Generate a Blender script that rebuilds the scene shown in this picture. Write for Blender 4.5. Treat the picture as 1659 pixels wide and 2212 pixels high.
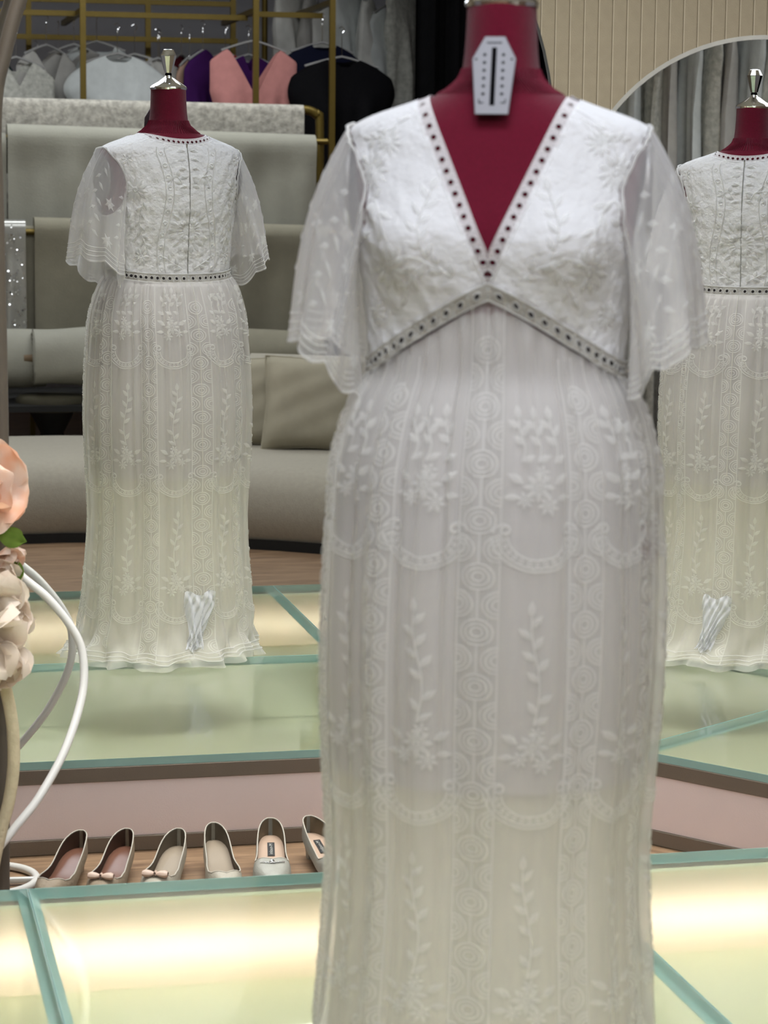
import bpy, math, random
from mathutils import noise as mnoise
from mathutils import Vector, Matrix
for o in list(bpy.data.objects): bpy.data.objects.remove(o)
S = bpy.context.scene
COL = S.collection
PI = math.pi
sin, cos = math.sin, math.cos

def lin(c):
    c /= 255.0
    return c/12.92 if c <= .04045 else ((c+.055)/1.055)**2.4
def rgb(r, g, b): return (lin(r), lin(g), lin(b), 1)

# ------------------------------------------------------------------ camera, world, lights, exposure
YAW, PITCH, ROLL, FPX, EYE = .2257, .1366, .0097, 5122.0, 1.42
fw = Vector((sin(YAW)*cos(PITCH), cos(YAW)*cos(PITCH), -sin(PITCH)))
r0 = Vector((cos(YAW), -sin(YAW), 0)); u0 = r0.cross(fw)
rr = r0*cos(ROLL)+u0*sin(ROLL); uu = u0*cos(ROLL)-r0*sin(ROLL)
cd = bpy.data.cameras.new('camera'); cam = bpy.data.objects.new('camera', cd); COL.objects.link(cam)
cam.matrix_world = Matrix(((rr.x, uu.x, -fw.x, 0), (rr.y, uu.y, -fw.y, 0), (rr.z, uu.z, -fw.z, EYE), (0, 0, 0, 1)))
cd.sensor_fit = 'HORIZONTAL'; cd.sensor_width = 36; cd.lens = FPX/1659*36; cd.clip_start = .05
cd.dof.use_dof = True; cd.dof.focus_distance = 5.7; cd.dof.aperture_fstop = 11
S.camera = cam
S.view_settings.view_transform = 'Standard'; S.view_settings.look = 'None'
S.view_settings.gamma = 1; S.view_settings.use_curve_mapping = False
S.view_settings.exposure = 0.0
W = bpy.data.worlds.new('world'); S.world = W; W.use_nodes = True
W.node_tree.nodes['Background'].inputs[0].default_value = (.8, .85, 1, 1)
W.node_tree.nodes['Background'].inputs[1].default_value = .05
S.cycles.transparent_max_bounces = 16; S.cycles.max_bounces = 8; S.cycles.caustics_reflective = True

def area(name, loc, target, sx, sy, power, col, spread=180):
    l = bpy.data.lights.new(name, 'AREA'); l.shape = 'RECTANGLE'; l.size = sx; l.size_y = sy
    l.energy = power; l.color = col[:3]; l.spread = math.radians(spread)
    o = bpy.data.objects.new(name, l); COL.objects.link(o); o.location = loc
    o.rotation_euler = (Vector(target)-Vector(loc)).to_track_quat('-Z', 'Y').to_euler()
    return o
COOL = (.80, .88, 1.0)
area('stage_downlight', (.45, 1.9, 2.80), (.80, 2.92, 1.2), .8, .5, 8, COOL, 120)
area('stage_downlight', (1.25, 3.55, 2.85), (.85, 2.95, 1.2), .6, .4, 6, COOL, 120)
area('ceiling_and_fill_panel', (.6, .9, 2.9), (.6, .9, 0), 2.4, 2.0, 46, (.95, .97, 1))
area('ceiling_and_fill_panel', (1.4, -1.5, 2.9), (1.4, -1.6, 0), 2.8, .5, 36, (.95, .97, 1))
area('ceiling_and_fill_panel', (-.1, -.35, 2.85), (.8, 2.9, .35), 1.2, .8, 22, (1, .96, .90), 140)  # added fill without a known fixture, brightens the front of the lower skirt
area('ceiling_and_fill_panel', (1.2, 3.92, 2.9), (1.2, 4.0, 0), 2.8, .3, 31, (1, .96, .92), 84)  # added strip of light above the mirror gap, lifts the pink stage side

# ------------------------------------------------------------------ materials
MATS = {}
def mat(name, col, rough=.6, metal=0, bump=0, bscale=200, var=0, vscale=20, spec=.5, sheen=0, emit=None, estr=0, stretch=None):
    if name in MATS: return MATS[name]
    m = bpy.data.materials.new(name); m.use_nodes = True; nt = m.node_tree; N = nt.nodes; L = nt.links
    b = N['Principled BSDF']; b.inputs['Base Color'].default_value = col
    b.inputs['Roughness'].default_value = rough; b.inputs['Metallic'].default_value = metal
    b.inputs['Specular IOR Level'].default_value = spec; b.inputs['Sheen Weight'].default_value = sheen
    if emit: b.inputs['Emission Color'].default_value = emit; b.inputs['Emission Strength'].default_value = estr
    tc = N.new('ShaderNodeTexCoord'); mp = N.new('ShaderNodeMapping'); L.new(tc.outputs['Object'], mp.inputs[0])
    if stretch: mp.inputs['Scale'].default_value = stretch
    if bump:
        n = N.new('ShaderNodeTexNoise'); n.inputs['Scale'].default_value = bscale; n.inputs['Detail'].default_value = 3
        L.new(mp.outputs[0], n.inputs['Vector'])
        p = N.new('ShaderNodeBump'); p.inputs['Strength'].default_value = bump; p.inputs['Distance'].default_value = .004
        L.new(n.outputs[0], p.inputs['Height']); L.new(p.outputs[0], b.inputs['Normal'])
    if var:
        n = N.new('ShaderNodeTexNoise'); n.inputs['Scale'].default_value = vscale; n.inputs['Detail'].default_value = 4
        L.new(mp.outputs[0], n.inputs['Vector'])
        x = N.new('ShaderNodeMix'); x.data_type = 'RGBA'; x.blend_type = 'MULTIPLY'; x.inputs['Factor'].default_value = 1
        cr = N.new('ShaderNodeValToRGB'); cr.color_ramp.elements[0].color = (1-var,)*3+(1,); cr.color_ramp.elements[1].color = (1, 1, 1, 1)
        cr.color_ramp.elements[0].position = .3; cr.color_ramp.elements[1].position = .7
        L.new(n.outputs[0], cr.inputs[0]); x.inputs['A'].default_value = col; L.new(cr.outputs[0], x.inputs['B'])
        L.new(x.outputs['Result'], b.inputs['Base Color'])
    MATS[name] = m; return m

def cloth(name, col, alpha=1.0, trans=.35, bump=.15, bscale=900):
    """thin woven cloth: diffuse + translucent, threads cover more at grazing view"""
    m = bpy.data.materials.new(name); m.use_nodes = True; nt = m.node_tree; N = nt.nodes; L = nt.links
    N.remove(N['Principled BSDF']); out = N['Material Output']
    d = N.new('ShaderNodeBsdfDiffuse'); t = N.new('ShaderNodeBsdfTranslucent'); mx = N.new('ShaderNodeMixShader')
    d.inputs[0].default_value = col; t.inputs[0].default_value = col; mx.inputs[0].default_value = trans
    L.new(d.outputs[0], mx.inputs[1]); L.new(t.outputs[0], mx.inputs[2])
    tc = N.new('ShaderNodeTexCoord'); n = N.new('ShaderNodeTexNoise'); n.inputs['Scale'].default_value = bscale
    L.new(tc.outputs['Object'], n.inputs['Vector']); p = N.new('ShaderNodeBump'); p.inputs['Strength'].default_value = bump; p.inputs['Distance'].default_value = .002
    L.new(n.outputs[0], p.inputs['Height']); L.new(p.outputs[0], d.inputs['Normal'])
    if alpha >= 1: L.new(mx.outputs[0], out.inputs[0])
    else:
        g = N.new('ShaderNodeNewGeometry'); dt = N.new('ShaderNodeVectorMath'); dt.operation = 'DOT_PRODUCT'
        L.new(g.outputs['Normal'], dt.inputs[0]); L.new(g.outputs['Incoming'], dt.inputs[1])
        def mth(op, a, b):
            q = N.new('ShaderNodeMath'); q.operation = op
            for i, v in enumerate((a, b)):
                if v is None: continue
                if isinstance(v, (int, float)): q.inputs[i].default_value = v
                else: L.new(v, q.inputs[i])
            return q.outputs[0]
        c = mth('MAXIMUM', mth('ABSOLUTE', dt.outputs['Value'], None), .12)
        op = mth('SUBTRACT', 1.0, mth('POWER', 1-alpha, mth('DIVIDE', 1.0, c)))
        tr = N.new('ShaderNodeBsdfTransparent'); m2 = N.new('ShaderNodeMixShader')
        L.new(op, m2.inputs[0]); L.new(tr.outputs[0], m2.inputs[1]); L.new(mx.outputs[0], m2.inputs[2]); L.new(m2.outputs[0], out.inputs[0])
    MATS[name] = m; return m

def glass_mat(name, tint):
    m = bpy.data.materials.new(name); m.use_nodes = True; nt = m.node_tree; N = nt.nodes; L = nt.links
    N.remove(N['Principled BSDF']); out = N['Material Output']
    g = N.new('ShaderNodeNewGeometry'); dt = N.new('ShaderNodeVectorMath'); dt.operation = 'DOT_PRODUCT'
    L.new(g.outputs['Normal'], dt.inputs[0]); L.new(g.outputs['Incoming'], dt.inputs[1])
    def mth(op, a, b=0.0):
        q = N.new('ShaderNodeMath'); q.operation = op
        for i, v in enumerate((a, b)):
            if isinstance(v, (int, float)): q.inputs[i].default_value = v
            else: L.new(v, q.inputs[i])
        return q.outputs[0]
    F = mth('ADD', mth('MULTIPLY', mth('POWER', mth('SUBTRACT', 1.0, mth('ABSOLUTE', dt.outputs['Value'])), 5.0), .96), .04)
    tr = N.new('ShaderNodeBsdfTransparent'); tr.inputs[0].default_value = tint
    gl = N.new('ShaderNodeBsdfGlossy'); gl.inputs['Roughness'].default_value = .015
    rf = N.new('ShaderNodeBsdfRefraction'); rf.inputs['IOR'].default_value = 1.0; rf.inputs['Roughness'].default_value = .30; rf.inputs[0].default_value = tint
    ms = N.new('ShaderNodeMixShader'); ms.inputs[0].default_value = .45
    L.new(tr.outputs[0], ms.inputs[1]); L.new(rf.outputs[0], ms.inputs[2])
    mx = N.new('ShaderNodeMixShader'); L.new(F, mx.inputs[0]); L.new(ms.outputs[0], mx.inputs[1]); L.new(gl.outputs[0], mx.inputs[2])
    L.new(mx.outputs[0], out.inputs[0]); MATS[name] = m; return m

WHITE = cloth('white_lace', (.80, .80, .82, 1), 1, .22, .9, 170)
LINING = cloth('dress_lining', (.74, .71, .70, 1), 1, .38, .1, 900)
TULLE = cloth('sheer_tulle', (.86, .85, .83, 1), .42, .55, .2, 1200)
TULLE2 = cloth('sleeve_tulle', (.82, .81, .82, 1), .36, .45, .2, 1200)
STITCH = cloth('embroidery_thread', (.86, .86, .85, 1), .42, .35, .3, 1500)
NET = cloth('trim_net', (.80, .77, .79, 1), .80, .3, .3, 1500)
CRIMSON = mat('crimson_knit', (.135, .0028, .019, 1), .9, 0, .5, 900, .25, 350, .15, .15)
CHROME = mat('chrome', (.82, .82, .84, 1), .07, 1)
MIRROR = mat('mirror_silver', (.90, .915, .90, 1), 0.0, 1)
RIM = mat('mirror_rim', rgb(158, 158, 154), .25, 0, 0, 1, .1, 30)
RIMD = mat('mirror_edge_dark', rgb(90, 92, 90), .3, .6, 0, 1, .1, 30)
PINK = mat('pink_panel', rgb(246, 228, 228), .7, 0, .1, 300, .05, 6)
TAUPE = mat('taupe_metal', rgb(128, 116, 104), .5, .15, .1, 400, .08, 10)
GLASS = glass_mat('stage_glass', (.975, .985, .955, 1))
TEAL = mat('glass_edge_teal', rgb(160, 198, 194), .25, 0, 0, 1, .12, 8)
BOXIN = mat('light_box_white', rgb(222, 226, 196), .85, 0, .05, 50, .05, 4)
LED = mat('led_strip', (1, .9, .65, 1), .5, 0, emit=(1, .93, .78, 1), estr=17.0, var=.02)
WOOD = None
GOLD = mat('brass_tube', rgb(116, 98, 44), .42, .6, .05, 60, .1, 15)
SOFA = mat('sofa_boucle', rgb(176, 171, 158), .95, 0, .5, 250, .08, 60, .1, .2)
CUSH = mat('cushion_linen', rgb(172, 166, 148), .95, 0, .3, 350, .1, 12, .1)
DARK = mat('black_plinth', rgb(14, 14, 14), .7, 0, .1, 100, .1, 20)
FLUTE = mat('beige_flute', rgb(164, 154, 132), .75, 0, .15, 500, .08, 40, .2)
BOLT = mat('white_bolt_cloth', rgb(164, 163, 152), .9, 0, .25, 120, .06, 18, .1)
BOLT2 = mat('grey_bolt_cloth', rgb(146, 142, 126), .9, 0, .25, 120, .08, 18, .1)
LACEB = mat('lace_bolt', rgb(196, 192, 182), .9, 0, 1.0, 45, .45, 42, .1)
STEEL = mat('white_paint', rgb(225, 225, 222), .3, 0, .05, 60, .04, 20)
WRAP = mat('cream_wrap', rgb(206, 192, 160), .85, 0, .5, 130, .12, 60)
WALLG = mat('wall_grey', rgb(205, 206, 214), .9, 0, .1, 60, .05, 5)
CEIL = mat('ceiling_white', rgb(225, 225, 225), .9, 0, .05, 60, .03, 5)
BLACKC = mat('black_curtain', rgb(9, 9, 11), .9, 0, .2, 90, .3, 20, .1)
PLASTIC = mat('clear_hanger', rgb(190, 190, 190), .15, .3, 0, 1, .05, 30)

def wood():
    m = bpy.data.materials.new('oak_floor'); m.use_nodes = True; nt = m.node_tree; N = nt.nodes; L = nt.links
    b = N['Principled BSDF']; b.inputs['Roughness'].default_value = .45
    tc = N.new('ShaderNodeTexCoord'); mp = N.new('ShaderNodeMapping'); mp.inputs['Scale'].default_value = (3, 26, 1); L.new(tc.outputs['Object'], mp.inputs[0])
    n = N.new('ShaderNodeTexNoise'); n.inputs['Scale'].default_value = 1.6; n.inputs['Detail'].default_value = 8; n.inputs['Distortion'].default_value = 1.2; L.new(mp.outputs[0], n.inputs['Vector'])
    cr = N.new('ShaderNodeValToRGB'); cr.color_ramp.elements[0].color = rgb(116, 92, 72); cr.color_ramp.elements[1].color = rgb(160, 132, 104)
    cr.color_ramp.elements[0].position = .3; cr.color_ramp.elements[1].position = .7
    L.new(n.outputs[0], cr.inputs[0]); L.new(cr.outputs[0], b.inputs['Base Color']); return m
WOOD = wood()

def sequin_mat():
    m = bpy.data.materials.new('sequin_cloth'); m.use_nodes = True; nt = m.node_tree; N = nt.nodes; L = nt.links
    b = N['Principled BSDF']; b.inputs['Base Color'].default_value = rgb(176, 176, 172)
    tc = N.new('ShaderNodeTexCoord'); v = N.new('ShaderNodeTexVoronoi'); v.inputs['Scale'].default_value = 70; L.new(tc.outputs['Object'], v.inputs['Vector'])
    nm = N.new('ShaderNodeBump'); nm.inputs['Strength'].default_value = 1; nm.inputs['Distance'].default_value = .01; L.new(v.outputs['Color'], nm.inputs['Height'])
    L.new(nm.outputs[0], b.inputs['Normal']); b.inputs['Metallic'].default_value = .6; b.inputs['Roughness'].default_value = .25; return m
SEQ = sequin_mat()

# ------------------------------------------------------------------ mesh builder
YM = 4.4757; LT = .0037                     # large mirror: distance and lean
nL = Vector((0, cos(LT), sin(LT))); cL = YM*cos(LT)
def refl(p):
    p = Vector(p); p = p-2*(p.dot(nL)-cL)*nL; p.z = max(p.z, .0005); return p
class MB:
    """collects vertices and faces; far=True: coordinates are measured in the large mirror and carried to the room in front of it"""
    def __init__(s, far=False, world=False): s.v = []; s.f = []; s.far = far; s.world = world or far
    def add(s, vs, fs):
        k = len(s.v)
        s.v += [tuple(refl(p)) if s.far else tuple(p) for p in vs]
        s.f += [tuple(k+i for i in (reversed(f) if s.far else f)) for f in fs]; return s
    def box(s, x0, y0, z0, x1, y1, z1):
        return s.add([(x, y, z) for z in (z0, z1) for y in (y0, y1) for x in (x0, x1)], [(0, 2, 3, 1), (4, 5, 7, 6), (0, 1, 5, 4), (2, 6, 7, 3), (0, 4, 6, 2), (1, 3, 7, 5)])
    def bevbox(s, x0, y0, z0, x1, y1, z1, b=.01):
        """box with chamfered vertical and horizontal edges"""
        rings = []
        for z, i in ((z0, b), (z0+b, 0), (z1-b, 0), (z1, b)):
            X0, X1, Y0, Y1 = x0+i, x1-i, y0+i, y1-i; c = b if i == 0 else b*.5
            rings.append([(X0+c, Y0, z), (X1-c, Y0, z), (X1, Y0+c, z), (X1, Y1-c, z), (X1-c, Y1, z), (X0+c, Y1, z), (X0, Y1-c, z), (X0, Y0+c, z)])
        return s.loft(rings, True, True)
    def loft(s, rings, cap0=False, cap1=False, closed=True):
        n = len(rings[0]); vs = [p for r in rings for p in r]; fs = []
        for i in range(len(rings)-1):
            for j in range(n if closed else n-1):
                a = i*n+j; b = i*n+(j+1) % n
                fs.append((a, b, b+n, a+n))
        if cap0: fs.append(tuple(reversed(range(n))))
        if cap1: fs.append(tuple((len(rings)-1)*n+j for j in range(n)))
        return s.add(vs, fs)
    def lathe(s, prof, c=(0, 0, 0), n=24, cap=True):
        return s.loft([[(c[0]+r*cos(2*PI*k/n), c[1]+r*sin(2*PI*k/n), c[2]+z) for k in range(n)] for r, z in prof], cap, cap)
    def tube(s, pts, rad, n=10, cap=True):
        P = [Vector(p) for p in pts]; R = rad if isinstance(rad, (list, tuple)) else [rad]*len(P); rings = []; ref = None
        for i, p in enumerate(P):
            t = (P[min(i+1, len(P)-1)]-P[max(i-1, 0)]).normalized()
            if ref is None: ref = Vector((0, 0, 1)) if abs(t.z) < .9 else Vector((1, 0, 0))
            a = (ref-t*ref.dot(t)).normalized(); b = t.cross(a); ref = a
            rings.append([tuple(p+(a*cos(2*PI*k/n)+b*sin(2*PI*k/n))*R[i]) for k in range(n)])
        return s.loft(rings, cap, cap)
    def build(s, name, m, parent=None, smooth=True, base=None):
        me = bpy.data.meshes.new(name); v = s.v
        off = base if base else ((parent.location if parent is not None and s.world else None))
        if off is not None: v = [(p[0]-off[0], p[1]-off[1], p[2]-off[2]) for p in v]
        me.from_pydata(v, [], s.f); me.materials.append(m)
        if smooth:
            me.polygons.foreach_set('use_smooth', [True]*len(me.polygons))
            try: me.set_sharp_from_angle(angle=math.radians(45))
            except Exception: pass
        me.update(); o = bpy.data.objects.new(name, me); COL.objects.link(o)
        if parent is not None: o.parent = parent
        elif base: o.location = base
        return o
def tag(o, label=None, cat=None, group=None, kind=None):
    for k, v in (('label', label), ('category', cat), ('group', group), ('kind', kind)):
        if v: o[k] = v
    return o
def thing(name, label, cat, loc=(0, 0, 0), rotz=0, group=None, far=False):
    o = bpy.data.objects.new(name, None); COL.objects.link(o); o.empty_display_size = .05
    o.location = refl(loc) if far else loc; o.rotation_euler = (0, 0, rotz); return tag(o, label, cat, group)
def interp(keys, x):
    if x <= keys[0][0]: return keys[0][1:]
    for i in range(len(keys)-1):
        a, b = keys[i], keys[i+1]
        if x <= b[0]:
            t = (x-a[0])/(b[0]-a[0])
            # Catmull-Rom with monotone-ish tangents
            p, q = keys[max(i-1, 0)], keys[min(i+2, len(keys)-1)]; res = []
            for c in range(1, len(a)):
                h = b[0]-a[0]
                m0 = (b[c]-p[c])/(b[0]-p[0]) if b[0] != p[0] else 0
                m1 = (q[c]-a[c])/(q[0]-a[0]) if q[0] != a[0] else 0
                d = (b[c]-a[c])/h
                if d == 0 or m0*d < 0: m0 = 0
                if d == 0 or m1*d < 0: m1 = 0
                if d: m0 = d*min(m0/d, 3); m1 = d*min(m1/d, 3)
                t2, t3 = t*t, t*t*t
                res.append((2*t3-3*t2+1)*a[c]+(t3-2*t2+t)*h*m0+(-2*t3+3*t2)*b[c]+(t3-t2)*h*m1)
            return tuple(res)
    return keys[-1][1:]
def spline(pts, n=8):
    P = [Vector(p) for p in pts]; out = []
    for i in range(len(P)-1):
        a, b, c, d = P[max(i-1, 0)], P[i], P[i+1], P[min(i+2, len(P)-1)]
        for k in range(n):
            t = k/n; out.append(.5*((2*b)+(c-a)*t+(2*a-5*b+4*c-d)*t*t+(3*b-a-3*c+d)*t**3))
    out.append(P[-1]); return out
def clipgrid(mb, us, vs, surf, F=None):
    """grid surface cut cleanly along F(u,v)=0, keeping F>0"""
    nu, nv = len(us), len(vs); ids = {}; V = []; fs = []
    fv = [[(F(u, v) if F else 1) for v in vs] for u in us]
    def vid(i, j):
        k = (i, j)
        if k not in ids: ids[k] = len(V); V.append(surf(us[i], vs[j]))
        return ids[k]
    def eid(a, b):
        k = (a, b) if a < b else (b, a)
        if k not in ids:
            fa, fb = fv[k[0][0]][k[0][1]], fv[k[1][0]][k[1][1]]; t = fa/(fa-fb)
            u = us[k[0][0]]*(1-t)+us[k[1][0]]*t; v = vs[k[0][1]]*(1-t)+vs[k[1][1]]*t
            ids[k] = len(V); V.append(surf(u, v))
        return ids[k]
    for i in range(nu-1):
        for j in range(nv-1):
            q = [(i, j), (i+1, j), (i+1, j+1), (i, j+1)]; ins = [fv[a][b] > 0 for a, b in q]
            if not any(ins): continue
            if all(ins): fs.append(tuple(vid(*c) for c in q)); continue
            poly = []
            for k in range(4):
                a, b = q[k], q[(k+1) % 4]
                if ins[k]: poly.append(vid(*a))
                if ins[k] != ins[(k+1) % 4]: poly.append(eid(a, b))
            if len(poly) > 2: fs.append(tuple(poly))
    mb.add(V, fs)
def lsp(a, b, n): return [a+(b-a)*i/(n-1) for i in range(n)]

# ------------------------------------------------------------------ the room
def struct(name, mb, m, smooth=False): return tag(mb.build(name, m, None, smooth), None, None, None, 'structure')
struct('floor', MB().box(-3.2, -5.2, -.1, 4.8, 4.8, 0), WOOD)
struct('ceiling', MB().box(-3.2, -5.2, 2.95, 4.8, 4.8, 3.05), CEIL)
wb = struct('wall_back', MB().box(-3.2, 4.66, 0, 4.8, 4.78, 2.95), FLUTE)
struct('wall_front', MB().box(-3.2, -5.3, 0, 4.8, -5.2, 2.95), WALLG)
struct('wall_left', MB().box(-3.3, -5.2, 0, -3.2, 4.8, 2.95), WALLG)
struct('wall_right', MB().box(4.8, -5.2, 0, 4.9, 4.8, 2.95), WALLG)
# fluted cladding: each slat leans a little, the highlight on its proud edge is painted in a lighter colour
SP = .0302
pr = [(0, 0), (0, -.0050), (.0004, -.0068), (.0020, -.0068), (.0025, -.0052), (SP-.0002, -.0030), (SP-.0002, 0)]
me0 = None
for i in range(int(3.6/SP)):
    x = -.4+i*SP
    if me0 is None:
        o = MB().loft([[(px, py, z) for px, py in pr] for z in (0, 2.95)], True, True).build('slat', FLUTE, wb, False); me0 = o.data; me0.materials.append(mat('flute_edge_highlight', rgb(196, 186, 164), .6, 0, .05, 300, .06, 40, .2))
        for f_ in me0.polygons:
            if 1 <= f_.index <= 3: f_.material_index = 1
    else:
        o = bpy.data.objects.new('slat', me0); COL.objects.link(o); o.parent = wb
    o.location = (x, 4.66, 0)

# ------------------------------------------------------------------ mirrors
def arched_mirror(label, cx, cy, yaw, lean, hw, spring, rim_w, rim_m, depth):
    t = thing('arched_mirror', label, 'mirror', (cx, cy, 0), -yaw)
    t.rotation_euler = (lean, 0, -yaw)
    def outline(w, r, z0, n=48):
        return [(-w, z0)]+[(-r*cos(PI*k/n), spring+r*sin(PI*k/n)) for k in range(n+1)]+[(w, z0)]
    o1 = outline(hw, hw, .015); o2 = outline(hw-rim_w, hw-rim_w, .015+rim_w)
    g = MB(); g.add([(x, 0, z) for x, z in o2], [tuple(range(len(o2)))]); g.build('mirror_glass', MIRROR, t, False)
    f = MB(); f.loft([[(x, 0, z) for x, z in o2], [(x, -.003, z) for x, z in o2], [(x, -.003, z) for x, z in o1], [(x, depth, z) for x, z in o1]]).build('rim', rim_m, t)
    b = MB(); b.add([(x, depth, z) for x, z in o1], [tuple(reversed(range(len(o1))))]); b.build('back_board', RIMD, t, False)
    b = MB(); b.box(-hw*.8, .0+.002, 0, hw*.8, depth, .015); b.build('foot_rail', RIMD, t, False)
    return t
arched_mirror('large arched mirror behind the dress, with a thin dark edge, reflecting the sofa', .66, YM, 0, LT, .70, 1.50, .004, RIMD, .025)
arched_mirror('smaller angled arched mirror with a thicker pale edge beside the large mirror', 1.717, 4.302, .4723, -.0048, .365, 1.346, .008, RIM, .03)

# ------------------------------------------------------------------ lit glass stage
YR, YF, HS, YS = 4.0258, 2.0014, .2049, 3.0295
XJ = [-.66, .2963, 1.2541, 2.05]
st = thing('glass_stage', 'low lit stage with green edged glass panes and pale pink sides, under the dress', 'stage', (.7, 3.0, 0))
def sb(name, m, x0, y0, z0, x1, y1, z1, bev=0, smooth=False):
    b = MB(); b.bevbox(x0, y0, z0, x1, y1, z1, bev) if bev else b.box(x0, y0, z0, x1, y1, z1)
    b.v = [(p[0]-.7, p[1]-3.0, p[2]) for p in b.v]; return b.build(name, m, st, smooth)
GT = .017
X0, X3 = XJ[0], XJ[3]; zt = HS-GT
for nm, m, z0, z1, ins in (('lower_rail', TAUPE, 0, .034, 0), ('upper_rail', TAUPE, zt-.033, zt, 0)):
    sb(nm, m, X0, YR-.03, z0, X3, YR, z1, .002); sb(nm, m, X0, YF, z0, X3, YF+.03, z1, .002)
    sb(nm, m, X0, YF+.03, z0, X0+.03, YR-.03, z1, .002); sb(nm, m, X3-.03, YF+.03, z0, X3, YR-.03, z1, .002)
for a in ((X0, YR-.012, X3, YR-.005), (X0, YF+.005, X3, YF+.012), (X0+.005, YF+.012, X0+.012, YR-.012), (X3-.012, YF+.012, X3-.005, YR-.012)):
    sb('side_panel', PINK, a[0], a[1], .034, a[2], a[3], zt-.033)
sb('light_box', BOXIN, X0+.03, YF+.03, .02, X3-.03, YR-.03, .03)
OPAL = cloth('opal_liner', (.92, .91, .84, 1), 1, .5, .02, 40)
CV = .05    # the strips sit in a slim cavity behind an opal liner
def flat(name, m, pts):
    b = MB(); b.add([(p[0]-.7, p[1]-3.0, p[2]) for p in pts], [(0, 1, 2, 3)]); return b.build(name, m, st, False)
xa, xb, ya_, yb_ = X0+CV, X3-CV, YF+CV, YR-CV
for p, q in (((xa, yb_), (xb, yb_)), ((xa, ya_), (xb, ya_)), ((xa, ya_), (xa, yb_)), ((xb, ya_), (xb, yb_))):
    flat('liner', OPAL, [(p[0], p[1], .03), (q[0], q[1], .03), (q[0], q[1], zt-.003), (p[0], p[1], zt-.003)])
for a in ((X0+.02, yb_-.001, X3-.02, YR-.015), (X0+.02, YF+.015, X3-.02, ya_+.001), (X0+.02, ya_+.001, xa+.001, yb_-.001), (xb-.001, ya_+.001, X3-.02, yb_-.001)):
    sb('flange', BOXIN, a[0], a[1], zt-.003, a[2], a[3], zt-.0022)
def led(x0, y0, x1, y1):
    for z in (.10,):
        b = MB(); b.tube([(x0-.7, y0-3.0, z), (x1-.7, y1-3.0, z)], .004, 8); b.build('led_strip', LED, st)
led(X0+.05, YR-.019, X3-.05, YR-.019); led(X0+.05, YF+.019, X3-.05, YF+.019); led(X0+.019, YF+.05, X0+.019, YR-.05); led(X3-.019, YF+.05, X3-.019, YR-.05)
for i in range(3):
    for y0, y1 in ((YF, YS), (YS, YR)):
        x0, x1 = XJ[i]+.001, XJ[i+1]-.001; ya, yb = y0+.001, y1-.001
        p = sb('glass_pane', GLASS, x0+.0005, ya+.0005, zt+.001, x1-.0005, yb-.0005, HS)
        # polished green edge all round the pane: thin vertical band plus the strip seen through the glass near it
        e = MB(); w = .0008
        for (a, b_, c, d) in ((x0, ya, x1, ya+w), (x0, yb-w, x1, yb), (x0, ya+w, x0+w, yb-w), (x1-w, ya+w, x1, yb-w)): e.box(a, b_, zt+.0005, c, d, HS+.0003)
        s_ = .017
        for (a, b_, c, d) in ((x0+w, ya+w, x0+s_, yb-w), (x1-s_, ya+w, x1-w, yb-w)): e.box(a, b_, zt-.0015, c, d, zt+.0002)
        for (a, b_, c, d) in ((x0+s_, ya+w, x1-s_, ya+.008), (x0+s_, yb-.008, x1-s_, yb-w)): e.box(a, b_, zt-.0015, c, d, zt+.0002)
        e.v = [(q[0]-.7, q[1]-3.0, q[2]) for q in e.v]; e.build('pane_edge', TEAL, p, False)

# ------------------------------------------------------------------ mannequin
MX, MY, MROT = .8156, 2.9189, math.radians(-21)
mq = thing('mannequin', 'crimson tailor mannequin with chrome neck cap wearing the white lace dress', 'mannequin', (MX, MY, HS), MROT)
MK = sorted([(1.442, .0435, .046, .046), (1.40, .045, .047, .047), (1.37, .0475, .049, .050), (1.350, .052, .053, .056), (1.337, .066, .057, .062), (1.327, .086, .061, .068),
      (1.318, .110, .066, .074), (1.304, .152, .073, .081), (1.292, .176, .079, .086), (1.279, .187, .084, .090), (1.25, .186, .094, .097), (1.20, .178, .110, .102), (1.155, .171, .124, .103),
      (1.10, .164, .116, .098), (1.04, .158, .100, .092), (.985, .155, .096, .090), (.93, .164, .102, .102), (.80, .198, .130, .138), (.75, .203, .134, .142)])
def bust(th, h):
    r = 0
    for c in (-.62, .62):
        r += .026*math.exp(-((th-c)/.40)**2-((h-1.148)/.062)**2)
    return r
def sup(th, a, bf, bb, n=2.35):
    s, c = sin(th), cos(th); b = bf if c > 0 else bb
    x = a*math.copysign(abs(s)**(2/n), s); y = -b*math.copysign(abs(c)**(2/n), c); return x, y
def tors(th, h, off=0):
    """torso surface: th=0 front, grows towards +x"""
    a, bf, bb = interp(MK, h); t = (th+PI) % (2*PI)-PI
    n = 2.0 if h > 1.345 else 2.35
    x, y = sup(t, a+off, bf+off, bb+off, n); b = bust(t, h)
    return (x+b*.25*sin(t), y-b, h)
hs_ = lsp(.75, 1.25, 26)+lsp(1.26, 1.30, 9)+lsp(1.303, 1.345, 15)+lsp(1.35, 1.442, 10)
body = MB().loft([[tors(2*PI*k/72, h) for k in range(72)] for h in hs_], True, True); bo = body.build('body', CRIMSON, mq)
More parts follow.
